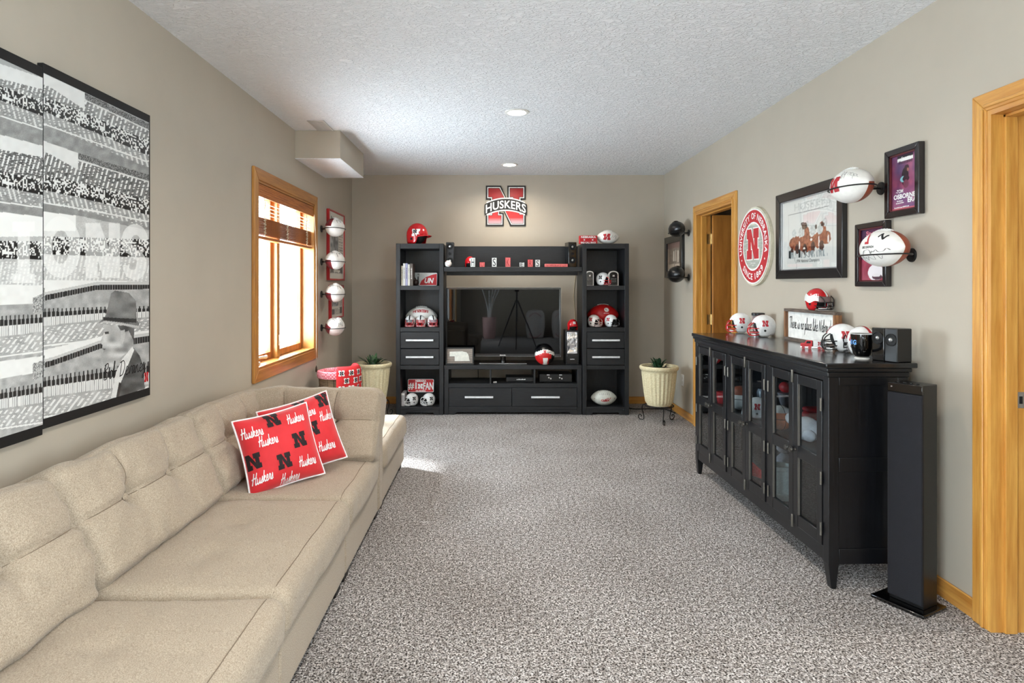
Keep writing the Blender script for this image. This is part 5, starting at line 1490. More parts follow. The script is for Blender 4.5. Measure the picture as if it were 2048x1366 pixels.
B().cyl((0, 0, .137), (0, 0, .14), .008, n=10).obj('cap', REDM, tr)

# ---- on top of the cabinet
ZT = .967
def top_at(px, py):      # a picture point on the cabinet top
    Y = F * (H - ZT) / (py - CY)
    return ((px - CX) * Y / F, Y, ZT)
helmet('white mini helmet with a red mask at the far end of the cabinet top', top_at(1480, 665.5), -106, .14, WHITE, RED, None, 'mini helmets on the cabinet')
helmet('white mini helmet with red stripe in front of the steel tumbler', (1.74, 4.02, ZT), -108, .142, WHITE, RED, NRED, 'mini helmets on the cabinet')
tb = thing('steel_tumbler', 'steel tumbler with a dark rim behind the far helmets', 'tumbler', (1.785, 4.2, ZT))
B().lathe([(.03, 0), (.033, .01), (.038, .12), (.041, .125), (.041, .14)], 24).obj('body', SILVER, tb); B().lathe([(.042, .128), (.043, .143), (.038, .146), (0, .144)], 24).obj('lid', BLACK, tb)
sgn = thing('box_sign', 'wood-framed white box sign with script lettering leaning on the wall', 'sign', (1.79, 3.84, ZT), -90 + RC)
sw_, sh_ = .55, .19
WEA = mat('weathered grey wood', (112, 96, 84), .7, rgb2=(70, 60, 54), stretch=(4, 30, 30), vscale=4)
BRW = mat('brown wood end', (150, 104, 66), .6, rgb2=(110, 72, 44), stretch=(20, 20, 2), vscale=4)
bt = .017
B().box(0, sw_, 0, .04, 0, bt).obj('frame_bar', WEA, sgn, bevel=.001); B().box(0, sw_, 0, .04, sh_ - bt, sh_).obj('frame_bar', WEA, sgn, bevel=.001)
B().box(0, bt, 0, .04, bt, sh_ - bt).obj('frame_bar', BRW, sgn, bevel=.001); B().box(sw_ - bt, sw_, 0, .04, bt, sh_ - bt).obj('frame_bar', BRW, sgn, bevel=.001)
B().box(bt, sw_ - bt, .018, .024, bt, sh_ - bt).obj('white_board', PAPER, sgn)
decal('lettering', fit(script_geo('There is no place like Nebraska', .17), w=sw_ * .86, h=sh_ * .55), INK, sgn, flat(sw_ / 2, .0168, sh_ * .5))
helmet('red and white mini helmet sitting on the box sign', (1.805, 3.47, ZT + .19), 22, .125, RED, mat('black mask', (40, 26, 28), .35), WHITE, None, logo=None, visor=mat('smoke visor', (120, 96, 96), .15), flame=WHITE)
tr = thing('toy_truck', 'small red and white toy truck in front of the box sign', 'toy truck', (1.668, 3.25, ZT), 152)
# local x forward (towards the far end), built with its box behind
B().box(-.06, .0, -.017, .017, .012, .048).obj('cargo_box', WHITE, tr, bevel=.002)
B().box(-.06, .06, -.014, .014, .008, .013).obj('chassis', SILVER, tr)
cbn = B().prism([(.004, .013), (.058, .013), (.06, .028), (.04, .031), (.032, .044), (.004, .044)], -.016, .016); cbn.obj('cab', REDM, tr, bevel=.002)
B().prism([(.012, .03), (.033, .03), (.029, .041), (.012, .041)], -.0165, .0165).obj('side_window', MATT, tr)
for x in (-.045, -.028, .016, .046):
    for s_ in (-1, 1): B().cyl((x, s_ * .011, .008), (x, s_ * .0185, .008), .008, n=14).obj('wheel', mat('toy wheel', (190, 60, 60), .4), tr)
decal('logo', fit(n_geo(), w=.018, h=.02), NRED, tr, lambda u, v: (-.03 - u, .0176, .03 + v)); decal('logo', fit(n_geo(), w=.018, h=.02), NRED, tr, lambda u, v: (-.03 + u, -.0176, .03 + v))
helmet('white mini helmet with red stripe and dark mask beside the black mug', top_at(1684, 703), -112, .14, WHITE, BLACK, NRED, 'mini helmets on the cabinet')
helmet('white mini helmet with a red stripe half hidden behind the black mug', (1.772, 3.0, ZT), 186, .135, WHITE, BLACK, NRED, 'mini helmets on the cabinet')
mg = thing('black_mug', 'glossy black mug with a blue mark at the near end of the cabinet', 'mug', top_at(1724, 717), -30)
B().lathe([(.026, 0), (.027, .004), (.024, .007), (.036, .022), (.043, .05), (.046, .112), (.0435, .112), (.040, .05), (.03, .02), (0, .016)], 32).obj('body', GLOSS, mg)
B().lathe([(.031, 0), (.031, .004), (.024, .007)], 28).obj('foot_ring', PAPER, mg)
B().lathe([(.0465, .1105), (.0465, .114), (.043, .114), (.043, .1105)], 32).obj('rim', mat('pale rim', (190, 190, 186), .3), mg)
B().tube(smooth_line([(.008, -.043, .095), (.01, -.078, .09), (.01, -.08, .05), (.006, -.041, .036)]), .006, 8).obj('mug_handle', GLOSS, mg)
decal('lettering', fit(text_geo('B1G', .04), w=.04, h=.022), mat('sky blue print', (90, 150, 214), .4), mg, lambda u, v: (.0465 * math.cos(math.radians(216) + u / .046), .0465 * math.sin(math.radians(216) + u / .046), .075 + v), cut=.006)
satellite('small black satellite speaker next to the mug on the cabinet', (1.696, 2.752, ZT), -70, .059, .088, .145, ((.1, .027),), 'satellite speakers on the cabinet', GLOSS)
satellite('wider black satellite speaker at the cabinet corner', (1.717, 2.694, ZT), -70, .06, .088, .145, ((.096, .027),), 'satellite speakers on the cabinet', BLACK)

# ---- floor-standing tower speaker
ts = thing('tower_speaker', 'slim black floor-standing tower speaker on a flat base plate', 'speaker', (1.715, 2.55, 0), -62)
CLOTH = mat('navy grille cloth', (24, 24, 33), .9, bump=.5, bscale=700)
B().box(-.115, .092, -.098, .07, .0, .014).obj('base_plate', GLOSS, ts, bevel=.004)
B().box(-.066, .066, -.05, .05, .014, .90).obj('cabinet', mat('satin black veneer', (20, 20, 21), .35), ts, bevel=.003)
B().box(-.067, .067, -.062, -.05, .03, .862).obj('grille', CLOTH, ts, bevel=.004)
B().box(-.067, .067, -.06, -.05, .864, .90).obj('head_panel', GLOSS, ts, bevel=.002)
for x in (-.04, -.015, .01, .035): B().cyl((x, -.03, .90), (x, -.03, .904), .006, n=10).obj('button', MATT, ts)
B().cyl((-.05, -.0625, .885), (-.05, -.060, .885), .003, n=8).obj('indicator', SILVER, ts)

# ---- planters
POT = mat('cream basket weave', (232, 222, 186), .7, rgb2=(206, 192, 150), stretch=(1, 1, 3), vscale=60, bump=.5, bscale=90)
def leaf(L, W, droop, m, parent, yaw, tilt, base):
    def g(u, w):
        t = u; s_ = (w - .5) * 2
        wd = W * math.sin(math.pi * min(1, t * .92 + .04)) ** .8
        x = L * t * math.cos(tilt) + 0; z = L * t * math.sin(tilt) - droop * L * t * t
        y = s_ * wd; z += abs(s_) * wd * .35
        ca, sa = math.cos(yaw), math.sin(yaw)
        return (base[0] + x * ca - y * sa, base[1] + x * sa + y * ca, base[2] + z)
    B().grid(g, 9, 3).obj('leaf', m, parent, angle=80, normals=False)
def planter(label, loc, seed, variegated, plabel):
    o = thing('planter_pot', label, 'planter', (loc[0], loc[1], loc[2] + .16))
    n = 48
    v = B()
    prof = [(.11, 0), (.125, .03), (.142, .14), (.155, .26), (.163, .325), (.168, .33), (.18, .345), (.182, .362), (.174, .374), (.16, .372), (.155, .33), (.0, .325)]
    def g(u, w):
        i = w * (len(prof) - 1); k = min(len(prof) - 2, int(i)); f_ = i - k
        r = prof[k][0] * (1 - f_) + prof[k + 1][0] * f_; z = prof[k][1] * (1 - f_) + prof[k + 1][1] * f_
        rib = .0035 * math.cos(24 * 2 * math.pi * u) if .02 < z < .32 and k < 4 else 0
        a = 2 * math.pi * u
        return ((r + rib) * math.cos(a), (r + rib) * math.sin(a), z)
    B().grid(g, 144, 34, True).add([(0.11 * math.cos(2 * math.pi * i / 24), .11 * math.sin(2 * math.pi * i / 24), 0) for i in range(24)], [tuple(range(24))]).obj('pot', POT, o, angle=70)
    B().lathe([(.154, .345), (.1, .352), (0, .356)], 24).obj('soil', mat('dark soil', (46, 36, 28), .95, bump=.8, bscale=120), o)
    p = thing('potted_plant', plabel, 'plant', (loc[0], loc[1], loc[2] + .512))
    r = random.Random(seed)
    G = mat('deep green leaf', (38, 74, 44), .45, rgb2=(22, 46, 30), vscale=40)
    G2 = mat('striped leaf', (104, 140, 96), .45, rgb2=(34, 70, 46), stretch=(1, 1, 1), vscale=50)
    for k in range(26):
        a = r.uniform(0, 6.28); rr = r.uniform(0, .06)
        leaf(r.uniform(.07, .15), r.uniform(.010, .019), r.uniform(.05, .5), G2 if (variegated and k % 2) else G, p, a, r.uniform(.6, 1.35), (rr * math.cos(a), rr * math.sin(a), 0.0))
    B().lathe([(.03, -.005), (.02, .03), (0, .04)], 10).obj('stem_clump', G, p)
    s_ = thing('plant_stand', 'black wrought iron stand with scrolled feet under the ' + ('corner' if loc[0] > 0 else 'basket side') + ' planter', 'plant stand', loc)
    rg = [(.135 * math.cos(a), .135 * math.sin(a), .155) for a in np.linspace(0, 6.28, 33)[:-1]]
    B().tube(rg, .005, 8, True).obj('ring', IRON, s_)
    B().tube([(.06 * math.cos(a), .06 * math.sin(a), .155) for a in np.linspace(0, 6.28, 21)[:-1]], .004, 6, True).obj('inner_ring', IRON, s_)
    for k in range(3):
        a0 = math.radians(-90 + 120 * k)
        ca, sa = math.cos(a0), math.sin(a0)
        pts = [(.06, .155), (.135, .155), (.158, .14), (.162, .10), (.15, .06), (.145, .02), (.16, .004), (.185, .006), (.2, .025), (.195, .045), (.18, .05), (.17, .04), (.175, .03)]
        B().tube(smooth_line([(q[0] * ca, q[0] * sa, q[1]) for q in pts], 3), .0045, 6).obj('leg', IRON, s_)
planter('cream basket-weave planter in the corner by the far door', (1.585, 5.95, 0), 3, False, 'small leafy dark green plant in the corner planter')
planter('cream basket-weave planter between the red cloth basket and the shelf tower', (-1.178, 6.18, 0), 8, True, 'spiky green plant in the planter near the window')
ol = thing('wall_outlet', 'white outlet plate low on the wall behind the corner planter', 'outlet', (XR, 6.17, .36), -90)
B().box(-.035, .035, -.006, -.0005, -.057, .057).obj('cover_plate', WHITE, ol, bevel=.002)
for z in (-.02, .02): B().box(-.016, .016, -.0075, -.006, z - .014, z + .014).obj('socket', mat('outlet face', (216, 214, 206), .4), ol, bevel=.002)
fc = thing('floor_cable', 'black power cable lying along the carpet behind the corner planter', 'cable', (1.4, 6.5, .006))
B().tube(smooth_line([(0, .1, 0), (.1, .02, 0), (.25, .04, .0), (.4, .0, 0), (.44, -.2, 0.002)]), .005, 6).obj('wire', MATT, fc)
# ---------------------------------------------------------------- sofa
def fabric():
    m, nt, b = _base('oatmeal tweed')
    tc = N_(nt, 'ShaderNodeTexCoord')
    n1 = N_(nt, 'ShaderNodeTexNoise'); n1.inputs['Scale'].default_value = 330; n1.inputs['Detail'].default_value = 2
    n2 = N_(nt, 'ShaderNodeTexNoise'); n2.inputs['Scale'].default_value = 5
    for n in (n1, n2): nt.links.new(tc.outputs['Object'], n.inputs['Vector'])
    r = N_(nt, 'ShaderNodeValToRGB')
    r.color_ramp.elements[0].position = .3; r.color_ramp.elements[0].color = (*lin((142, 127, 109)), 1)
    r.color_ramp.elements[1].position = .7; r.color_ramp.elements[1].color = (*lin((186, 171, 151)), 1)
    nt.links.new(n1.outputs['Fac'], r.inputs[0])
    nt.links.new(r.outputs[0], b.inputs['Base Color'])
    ad = N_(nt, 'ShaderNodeMath', operation='MULTIPLY_ADD'); ad.inputs[1].default_value = 6.0
    nt.links.new(n2.outputs['Fac'], ad.inputs[0]); nt.links.new(n1.outputs['Fac'], ad.inputs[2])
    bp = N_(nt, 'ShaderNodeBump'); bp.inputs['Strength'].default_value = .35; bp.inputs['Distance'].default_value = .0025
    nt.links.new(ad.outputs[0], bp.inputs['Height']); nt.links.new(bp.outputs[0], b.inputs['Normal'])
    b.inputs['Roughness'].default_value = .95; b.inputs['Specular IOR Level'].default_value = .15; b.inputs['Sheen Weight'].default_value = .15
    return m
TWEED = fabric()
SEAM = mat('seam thread', (120, 105, 88), .9)

def cushion(name, parent, size, r, M, bulge=0.0, tufts=(), seams=(), wr=0.004, cells=(34, 12, 22), seed=0, face='y-', crown=0.0, lines=(), flare=0.0):
    """soft box centred on the origin (w, d, h), rounded by r, puffed and buttoned on one face, then moved by M"""
    w, d, h = (q / 2 for q in size)
    nx, ny, nz = cells
    rn = np.random.default_rng(seed)
    v = {}; V = []; Fc = []
    def vid(i, j, k):
        key = (i, j, k)
        if key not in v:
            v[key] = len(V); V.append((-1 + 2 * i / nx, -1 + 2 * j / ny, -1 + 2 * k / nz))
        return v[key]
    for i in range(nx):
        for j in range(ny):
            for k in (0, nz): Fc.append((vid(i, j, k), vid(i + 1, j, k), vid(i + 1, j + 1, k), vid(i, j + 1, k)))
    for i in range(nx):
        for k in range(nz):
            for j in (0, ny): Fc.append((vid(i, j, k), vid(i + 1, j, k), vid(i + 1, j, k + 1), vid(i, j, k + 1)))
    for j in range(ny):
        for k in range(nz):
            for i in (0, nx): Fc.append((vid(i, j, k), vid(i, j + 1, k), vid(i, j + 1, k + 1), vid(i, j, k + 1)))
    A = np.array(V)
    half = np.array([w, d, h])
    # finer spacing near the edges
    A = np.sign(A) * (1 - (1 - np.abs(A)) ** 1.25)
    P = A * half
    inner = np.clip(P, -(half - r), half - r)
    D = P - inner
    ln = np.linalg.norm(D, axis=1, keepdims=True); ln[ln < 1e-9] = 1
    Dn = D / ln
    Q = inner + Dn * r
    nrm = Dn.copy()
    ax = {'y-': (1, -1), 'z+': (2, 1)}[face]
    u, t = (A[:, 0], A[:, 2]) if ax[0] == 1 else (A[:, 0], A[:, 1])
    dome = (1 - u ** 2) * (1 - t ** 2)
    on = np.clip(A[:, ax[0]] * ax[1], 0, 1) ** 2
    disp = bulge * np.sqrt(np.clip(dome, 0, 1)) * on
    pu = u * half[0]; pt = t * (half[2] if ax[0] == 1 else half[1])
    for (tu, tt, dep, sg) in (tufts[:2] if ax[0] == 1 else ()):
        th = np.arctan2(pt - tt, pu - tu); rr_ = np.hypot(pu - tu, pt - tt)
        disp -= .009 * np.abs(np.sin(th * 3.5 + seed + tu * 9)) ** 4 * np.exp(-rr_ / .09) * on
    for (tu, tt, dep, sg) in tufts: disp -= dep * np.exp(-(((pu - tu) ** 2 + (pt - tt) ** 2) / sg ** 2)) * on
    for (a, b_, dep, sg) in seams:
        a = np.array(a); b_ = np.array(b_); ab = b_ - a; L2 = (ab ** 2).sum()
        k = np.clip(((pu - a[0]) * ab[0] + (pt - a[1]) * ab[1]) / L2, 0, 1)
        dist = np.hypot(pu - a[0] - k * ab[0], pt - a[1] - k * ab[1])
        disp -= dep * np.exp(-(dist / sg) ** 2) * on
    Q[:, ax[0]] += ax[1] * disp
    if flare: Q[:, 0] *= 1 + flare * A[:, 2]
    disp2 = (vnoise(t * 5 + seed * 7, np.abs(u) * 2.2) - .5) * np.exp(-(1 - np.abs(u)) / .3) * .035 * on if ax[0] == 1 else 0
    Q[:, ax[0]] += ax[1] * disp2
    if crown: Q[:, 2] += crown * (1 - u ** 2) * np.clip(A[:, 2], 0, 1)
    # soft irregularity
    nz_ = (vnoise(Q[:, 0] * 7 + seed * 3.1, Q[:, 2] * 7 + Q[:, 1] * 5) - .5) + .5 * (vnoise(Q[:, 0] * 19 + seed, Q[:, 2] * 15 + Q[:, 1] * 17) - .5)
    Q += nrm * (nz_ * wr * 2)[:, None]
    bb = B(); bb.v = [tuple(M @ Vector(q)) for q in Q]; bb.f = Fc; bb.mi = [0] * len(Fc)
    ob = bb.obj(name, TWEED, parent, angle=80)
    for (a, b_, dep, sg) in lines:
        fa = Q[A[:, ax[0]] * ax[1] > .97]
        other = 2 if ax[0] == 1 else 1
        P2 = []
        for k in np.linspace(0, 1, 34):
            p = np.array([a[0] + (b_[0] - a[0]) * k, a[1] + (b_[1] - a[1]) * k])
            dd = (fa[:, 0] - p[0]) ** 2 + (fa[:, other] - p[1]) ** 2
            i4 = np.argsort(dd)[:4]; wgt = 1 / (dd[i4] + 1e-6); val = (fa[i4, ax[0]] * wgt).sum() / wgt.sum()
            q = [p[0], 0, 0]; q[ax[0]] = val + ax[1] * .0006; q[other] = p[1]
            P2.append(M @ Vector(q))
        B().tube(P2, sg, 5).obj('seam', SEAM, ob)
    return ob

def seam_line(parent, pts, M, r=.0022):
    return B().tube([M @ Vector(p) for p in smooth_line(pts, 3)], r, 5).obj('seam', SEAM, parent)

T = Matrix.Translation
def sofa_feet(o, w, d):
    f = B().box(-.04, .04, -.03, .03, 0, .05).obj('foot', mat('dark wood foot', (34, 26, 22), .5), o, bevel=.003)
    f.location = (.07, .06, 0)
    for (x, y) in ((w - .07, .06), (.07, d - .06), (w - .07, d - .06)):
        c = f.copy(); COL.objects.link(c); c.location = (x, y, 0)

def back_cushion(o, w, M, seed, lines=True):
    tuft = [(-w * .17, .02, .055, .035), (w * .17, .02, .055, .035), (-w * .17, .02, .02, .1), (w * .17, .02, .02, .1)]
    h = .40
    sm = []
    if lines:
        sm = [((-w / 2, .02), (w / 2, .02), .018, .012), ((-w * .17, .02), (-w * .19, .2), .016, .012), ((w * .17, .02), (w * .19, .2), .016, .012)]
    lw = .0016
    ln = [((-w * .46, .02), (w * .46, .02), 0, lw), ((-w * .17, .02), (-w * .19, .17), 0, lw), ((w * .17, .02), (w * .19, .17), 0, lw)]
    c = cushion('back_cushion', o, (w, .20, h), .042, M, .04, tuft, sm, .008, (64, 12, 44), seed, 'y-', .012, ln, .022)
    for tx in (-w * .17, w * .17):
        B().ball((0, 0, 0), (.014, .007, .014), 12, 8).xf(M @ T((tx, -.075, .02))).obj('button', TWEED, c)
    def surf(x, z):      # approximate front surface for the sewn line
        u, t = x / (w / 2), z / (h / 2)
        return -.10 - .035 * math.sqrt(max(0, (1 - u * u) * (1 - t * t))) + .010
    return c

def seat_cushion(o, w, d, z, seed, h=.15):
    M = T((w / 2, d / 2 - .01, z))
    s = cushion('seat_cushion', o, (w - .004, d, h), .045, M, .012, [(-w * .17, .03, .012, .05), (w * .17, .03, .012, .05)],
                [((-w / 2, .03), (w / 2, .03), .004, .012)], .005, (44, 40, 8), seed, 'z+', 0.0, [((-w * .48, -d / 2 + .05), (w * .48, -d / 2 + .05), 0, .0014)])
    return s

def base(o, w, d, z=.275, y0=.015):
    B().box(.004, w - .004, y0, d, .045, z).obj('base', TWEED, o, bevel=.012, seg=3)

SX = -.62
ZSEAT = .30
LEAN = math.radians(-24)
def chair_module(y0, w, label, seed):
    o = thing('sofa_module', label, 'sofa', (SX, y0, 0), 90, 'sectional sofa modules')
    base(o, w, .74)
    B().box(.004, w - .004, .70, .885, .045, .60).obj('back_frame', TWEED, o, bevel=.03, seg=3)
    seat_cushion(o, w, .66, ZSEAT, seed)
    M = T((w / 2, .70, .525)) @ Matrix.Rotation(LEAN, 4, 'X')
    back_cushion(o, w - .006, M, seed)
    sofa_feet(o, w, .88)
    return o
chair_module(1.032, .833, 'oatmeal tweed armless sofa module in the foreground', 3)
chair_module(1.867, .833, 'oatmeal tweed armless sofa module between the foreground one and the corner', 5)
cm = thing('sofa_module', 'oatmeal tweed corner sofa module holding the red pillows', 'sofa', (SX, 2.702, 0), 90, 'sectional sofa modules')
cwid = .87
base(cm, cwid, .74)
B().box(.004, cwid - .12, .74, .885, .045, .60).obj('back_frame', TWEED, cm, bevel=.03, seg=3)
B().box(cwid - .13, cwid, .004, .885, .045, .63).obj('side_frame', TWEED, cm, bevel=.025, seg=3)
seat_cushion(cm, cwid - .15, .68, ZSEAT, 8)
M = T((.36, .70, .525)) @ Matrix.Rotation(LEAN, 4, 'X')
back_cushion(cm, .70, M, 9)
M = T((.70, .36, .525)) @ Matrix.Rotation(math.radians(-90), 4, 'Z') @ Matrix.Rotation(LEAN, 4, 'X')
back_cushion(cm, .76, M, 12)
sofa_feet(cm, cwid, .88)
om = thing('sofa_ottoman', 'oatmeal tweed ottoman module catching the window light', 'ottoman', (SX, 3.60, 0), 90, 'sectional sofa modules')
base(om, .885, .87)
seat_cushion(om, .885, .87, ZSEAT, 15)
sofa_feet(om, .885, .86)

# ---- red throw pillows
PRED = mat('red pillow cotton', (222, 40, 48), .7, rgb2=(206, 30, 38), vscale=8, bump=.15, bscale=900, sheen=.2)
PBLK = mat('black pillow print', (40, 18, 24), .75)
PWHT = mat('white pillow print', (240, 236, 236), .75)
def throw_pillow(label, loc, rot, S, marks):
    o = thing('throw_pillow', label, 'pillow', loc, 0, 'red team throw pillows', rot)
    Tk = .085
    h = S / 2
    def outline(u, w):      # slightly pinched square
        x = u * h * (1 - .06 * (1 - w * w) ** 1.0); z = w * h * (1 - .06 * (1 - u * u))
        return x, z
    def thick(u, w): return Tk * (max(0, 1 - u ** 4) * max(0, 1 - w ** 4)) ** .6 * (1 - .15 * (u * u + w * w) / 2)
    n = 26
    for sgn, nm in ((-1, 'front_panel'), (1, 'rear_panel')):
        def g(a, b_, sgn=sgn):
            u, w = math.sin((a - .5) * math.pi), math.sin((b_ - .5) * math.pi)
            x, z = outline(u, w)
            return (x, sgn * (thick(u, w) + .0005) + .004 * (math.sin(x * 37 + z * 21) * (1 - u * u) * (1 - w * w)), z)
        B().grid(g, n, n).obj(nm, PRED, o, angle=80)
    edge = []
    for k in range(4):
        for t in np.linspace(-1, 1, 15)[:-1]:
            u, w = ((t, -1), (1, t), (-t, 1), (-1, -t))[k]
            x, z = outline(u, w); edge.append((x * 1.005, 0, z * 1.005))
    B().tube(edge, .0055, 6, True).obj('piping', PWHT, o)
    def g(x, z):
        u = max(-.985, min(.985, x / h)); w = max(-.985, min(.985, z / h))
        X, Z = outline(u, w)
        return (X, -(thick(u, w) + .0028) + .004 * (math.sin(X * 37 + Z * 21) * (1 - u * u) * (1 - w * w)), Z)
    for (k, x, z) in marks:
        if k == 'N': decal('logo', fit(n_geo(), w=.064, h=.07, c=(x * .9, z * .9)), PBLK, o, g, cut=.02)
        else: decal('lettering', fit(script_geo('Huskers', .26, .2), w=.088, h=.054, c=(x * .9, z * .9)), PWHT, o, g)
S = .345
throw_pillow('red patterned throw pillow in front of the other, leaning on the sofa corner', (-.985, 2.89, .545), (math.radians(-20), math.radians(-8), math.radians(38)), S,
             [('N', -.02, .155), ('H', .095, .13), ('H', -.075, .055), ('N', .085, .01), ('N', -.02, -.075), ('H', .10, -.105), ('H', -.135, -.115), ('N', -.165, -.03), ('H', -.135, .115), ('H', .0, -.165)])
throw_pillow('red patterned throw pillow half hidden behind the front one', (-.93, 3.06, .565), (math.radians(-20), math.radians(-12), math.radians(33)), S,
             [('N', .04, .01), ('H', .09, -.1), ('H', .035, .11), ('N', .15, .15), ('H', .145, .06), ('H', -.1, .12), ('N', .02, .165)])

# ---------------------------------------------------------------- left wall
# two visible canvases of the stadium poster, drawn on a fine grid of points
HAT = [(655, 540), (690, 395), (715, 375), (800, 390), (845, 440), (850, 560), (866, 580), (860, 610), (835, 612), (760, 590), (650, 575), (606, 583), (650, 545)]
BANDH = [(640, 540), (645, 560), (760, 572), (848, 575), (848, 550), (760, 548)]
FACE = [(640, 585), (652, 620), (622, 700), (640, 715), (634, 735), (646, 745), (637, 770), (640, 830), (712, 862), (740, 800), (830, 730), (835, 615), (760, 590)]
HAIR = [(730, 592), (760, 640), (800, 625), (832, 690), (835, 612), (780, 592)]
EAR = [(752, 625), (775, 618), (780, 650), (762, 712), (752, 690)]
SUIT = [(830, 730), (868, 780), (893, 850), (900, 985), (690, 1050), (712, 960), (720, 880), (760, 800)]
LAPEL = [(822, 725), (760, 800), (722, 880), (690, 1045), (722, 1040), (750, 950), (800, 830), (834, 745)]
TIE = [(740, 945), (755, 950), (740, 1035), (722, 1040)]
c2 = lambda P: [(x / 3.103, 460 + y / 3.103) for x, y in P]
def lerp(pts):
    xs = [p[0] for p in pts]; ys = [p[1] for p in pts]
    return lambda x: np.interp(x, xs, ys)
def poster(px, py):
    g = np.full(px.shape, 168.0)
    fine = hash2(np.floor(px / 1.1), np.floor(py / 1.1))
    soft = vnoise(px / 9, py / 9)
    def names(m, slope, per, lo, hi):       # rows of slanted little name strokes
        q = (px + (py) * slope) / per
        f_ = q - np.floor(q); col = np.floor(q)
        on = (f_ > .3) & (f_ < .75) & (hash2(np.floor(py / 2.2), col) > .35)
        g[m & on] = hi
        g[m & (f_ < .08)] = (lo + hi) / 2
    def crowd(cl, th, light, dark):
        d = (py - cl) / th
        m = abs(d) < 1
        k = hash2(np.floor(px / 2.6), np.floor((py - cl) / 3.0))
        g[m] = np.where(k[m] > .52, light, dark)
        edge = m & (d > .55) & (hash2(np.floor(px / 3.2), 3.0 + 0 * px) > .45); g[edge] = dark * .6
        return m
    b0 = lerp([(-60, 95), (86, 145), (300, 248)])
    # first two bands
    for (cl, top, bot, sk) in ((lerp([(-60, 150), (0, 174), (86, 207), (184, 247), (292, 294)]), b0, lerp([(-60, 240), (0, 257), (86, 281), (157, 306), (295, 349)]), 170),
                               (lerp([(-60, 333), (0, 346), (86, 364), (184, 386), (292, 414)]), lerp([(-60, 240), (0, 257), (86, 281), (157, 306), (295, 349)]), lerp([(-60, 398), (0, 412), (86, 423), (160, 432), (295, 460)]), 157)):
        m = (py > top(px)) & (py <= bot(px))
        g[m] = 128 + 34 * soft[m] + 16 * (fine[m] - .5)
        up = m & (py < cl(px))
        g[up] = (96 if sk == 170 else 62) + 60 * soft[up] + 24 * (fine[up] - .5)
        names(up & (py > top(px) + 14), .28, 9, 100, 226)
        dn = m & (py > cl(px) + 12)
        names(dn & (py < cl(px) + 40), -.28, 9, 128, 214)
        g[dn & (abs(py - cl(px) - 46 + px * .06) < 1.4)] = 226
        sky = m & (py < top(px) + np.interp(px, [-60, 0, 100, sk, sk + 1], [40, 30, 22, 34, 0])) & (px < sk)
        g[sky] = 226 - 10 * soft[sky]
        st = m & (px > sk) & (py < top(px) + 13); g[st] = 70 + 80 * (fine[st] > .6)
        g[m & (px > sk) & (abs(py - top(px) - 14) < 1.5)] = 214
        crowd(cl(px), 15, 226, 34)
    # third band with the giant letters
    t3 = lerp([(-60, 398), (0, 412), (86, 423), (160, 432), (295, 460)]); b3 = lerp([(-60, 557), (300, 563)])
    m = (py > t3(px)) & (py <= b3(px))
    g[m] = 176 + 30 * soft[m] + 20 * (fine[m] - .5)
    g[m & (py < 462) & (px < 152)] = 236
    names(m & (py > 512), .2, 8, 170, 226)
    crowd(lerp([(-60, 486), (300, 497)])(px), 18, 232, 40)
    for kind, a in (('I', 26), ('O', 82), ('N', 172), ('S', 248)):
        if kind == 'I': L = ((px > 36) & (px < 60) | ((px > 26) & (px < 70) & ((py < 452) | (py > 536)))) & (py > 432) & (py < 555)
        elif kind == 'O': L = (((px - 122) / 40) ** 2 + ((py - 494) / 62) ** 2 < 1) & (((px - 122) / 17) ** 2 + ((py - 494) / 34) ** 2 > 1)
        elif kind == 'N': L = (py > 446) & (py < 556) & (((px > 172) & (px < 196)) | ((px > 218) & (px < 240)) | ((px > 172 + (py - 446) * .32) & (px < 200 + (py - 446) * .36)))
        else:
            L = ((((px - 270) / 26) ** 2 + ((py - 480) / 32) ** 2 < 1) & (((px - 272) / 9) ** 2 + ((py - 482) / 12) ** 2 > 1) & ~((px > 274) & (py > 480) & (py < 500))) | \
                ((((px - 270) / 24) ** 2 + ((py - 530) / 30) ** 2 < 1) & (((px - 266) / 9) ** 2 + ((py - 528) / 12) ** 2 > 1) & ~((px < 262) & (py > 506) & (py < 530)))
        g[L] = g[L] * .35 + 244 * .65
    # two lower stadium bands
    for (top, bot, roof0, roof1, feet, head) in ((b3, lerp([(-60, 720), (0, 711), (80, 702), (206, 672), (300, 660)]), lerp([(60, 600), (87, 588), (193, 567), (300, 566)]), lerp([(60, 612), (87, 602), (193, 580), (300, 578)]), lerp([(-60, 668), (0, 662), (193, 640), (300, 634)]), lerp([(-60, 622), (0, 620), (193, 614), (300, 612)])),
                                                 (lerp([(-60, 720), (0, 711), (80, 702), (206, 672), (300, 660)]), lerp([(-60, 900), (0, 872), (300, 780)]), lerp([(60, 730), (110, 716), (200, 684), (300, 668)]), lerp([(60, 746), (110, 730), (200, 698), (300, 684)]), lerp([(-60, 824), (0, 806), (193, 780), (300, 768)]), lerp([(-60, 782), (0, 768), (193, 738), (300, 722)]))):
        m = (py > top(px)) & (py <= bot(px))
        g[m] = 150 + 40 * soft[m] + 14 * (fine[m] - .5)
        sky = m & (py < np.where(px < 80, head(px) - 22, roof0(px))); g[sky] = 234 - 8 * soft[sky]
        rf = m & (px > 84) & (py > roof0(px)) & (py < roof1(px)); g[rf] = np.where(((px[rf] / 5) % 1) > .14, 44, 150)
        g[m & (px > 84) & (abs(py - roof0(px)) < 3)] = 196
        g[m & (px > 66) & (px < 90) & (py > roof0(px) - 12) & (py < roof1(px) + 6)] = 110 + 90 * (fine[m & (px > 66) & (px < 90) & (py > roof0(px) - 12) & (py < roof1(px) + 6)] > .5)
        pl = m & (py > head(px)) & (py < feet(px))
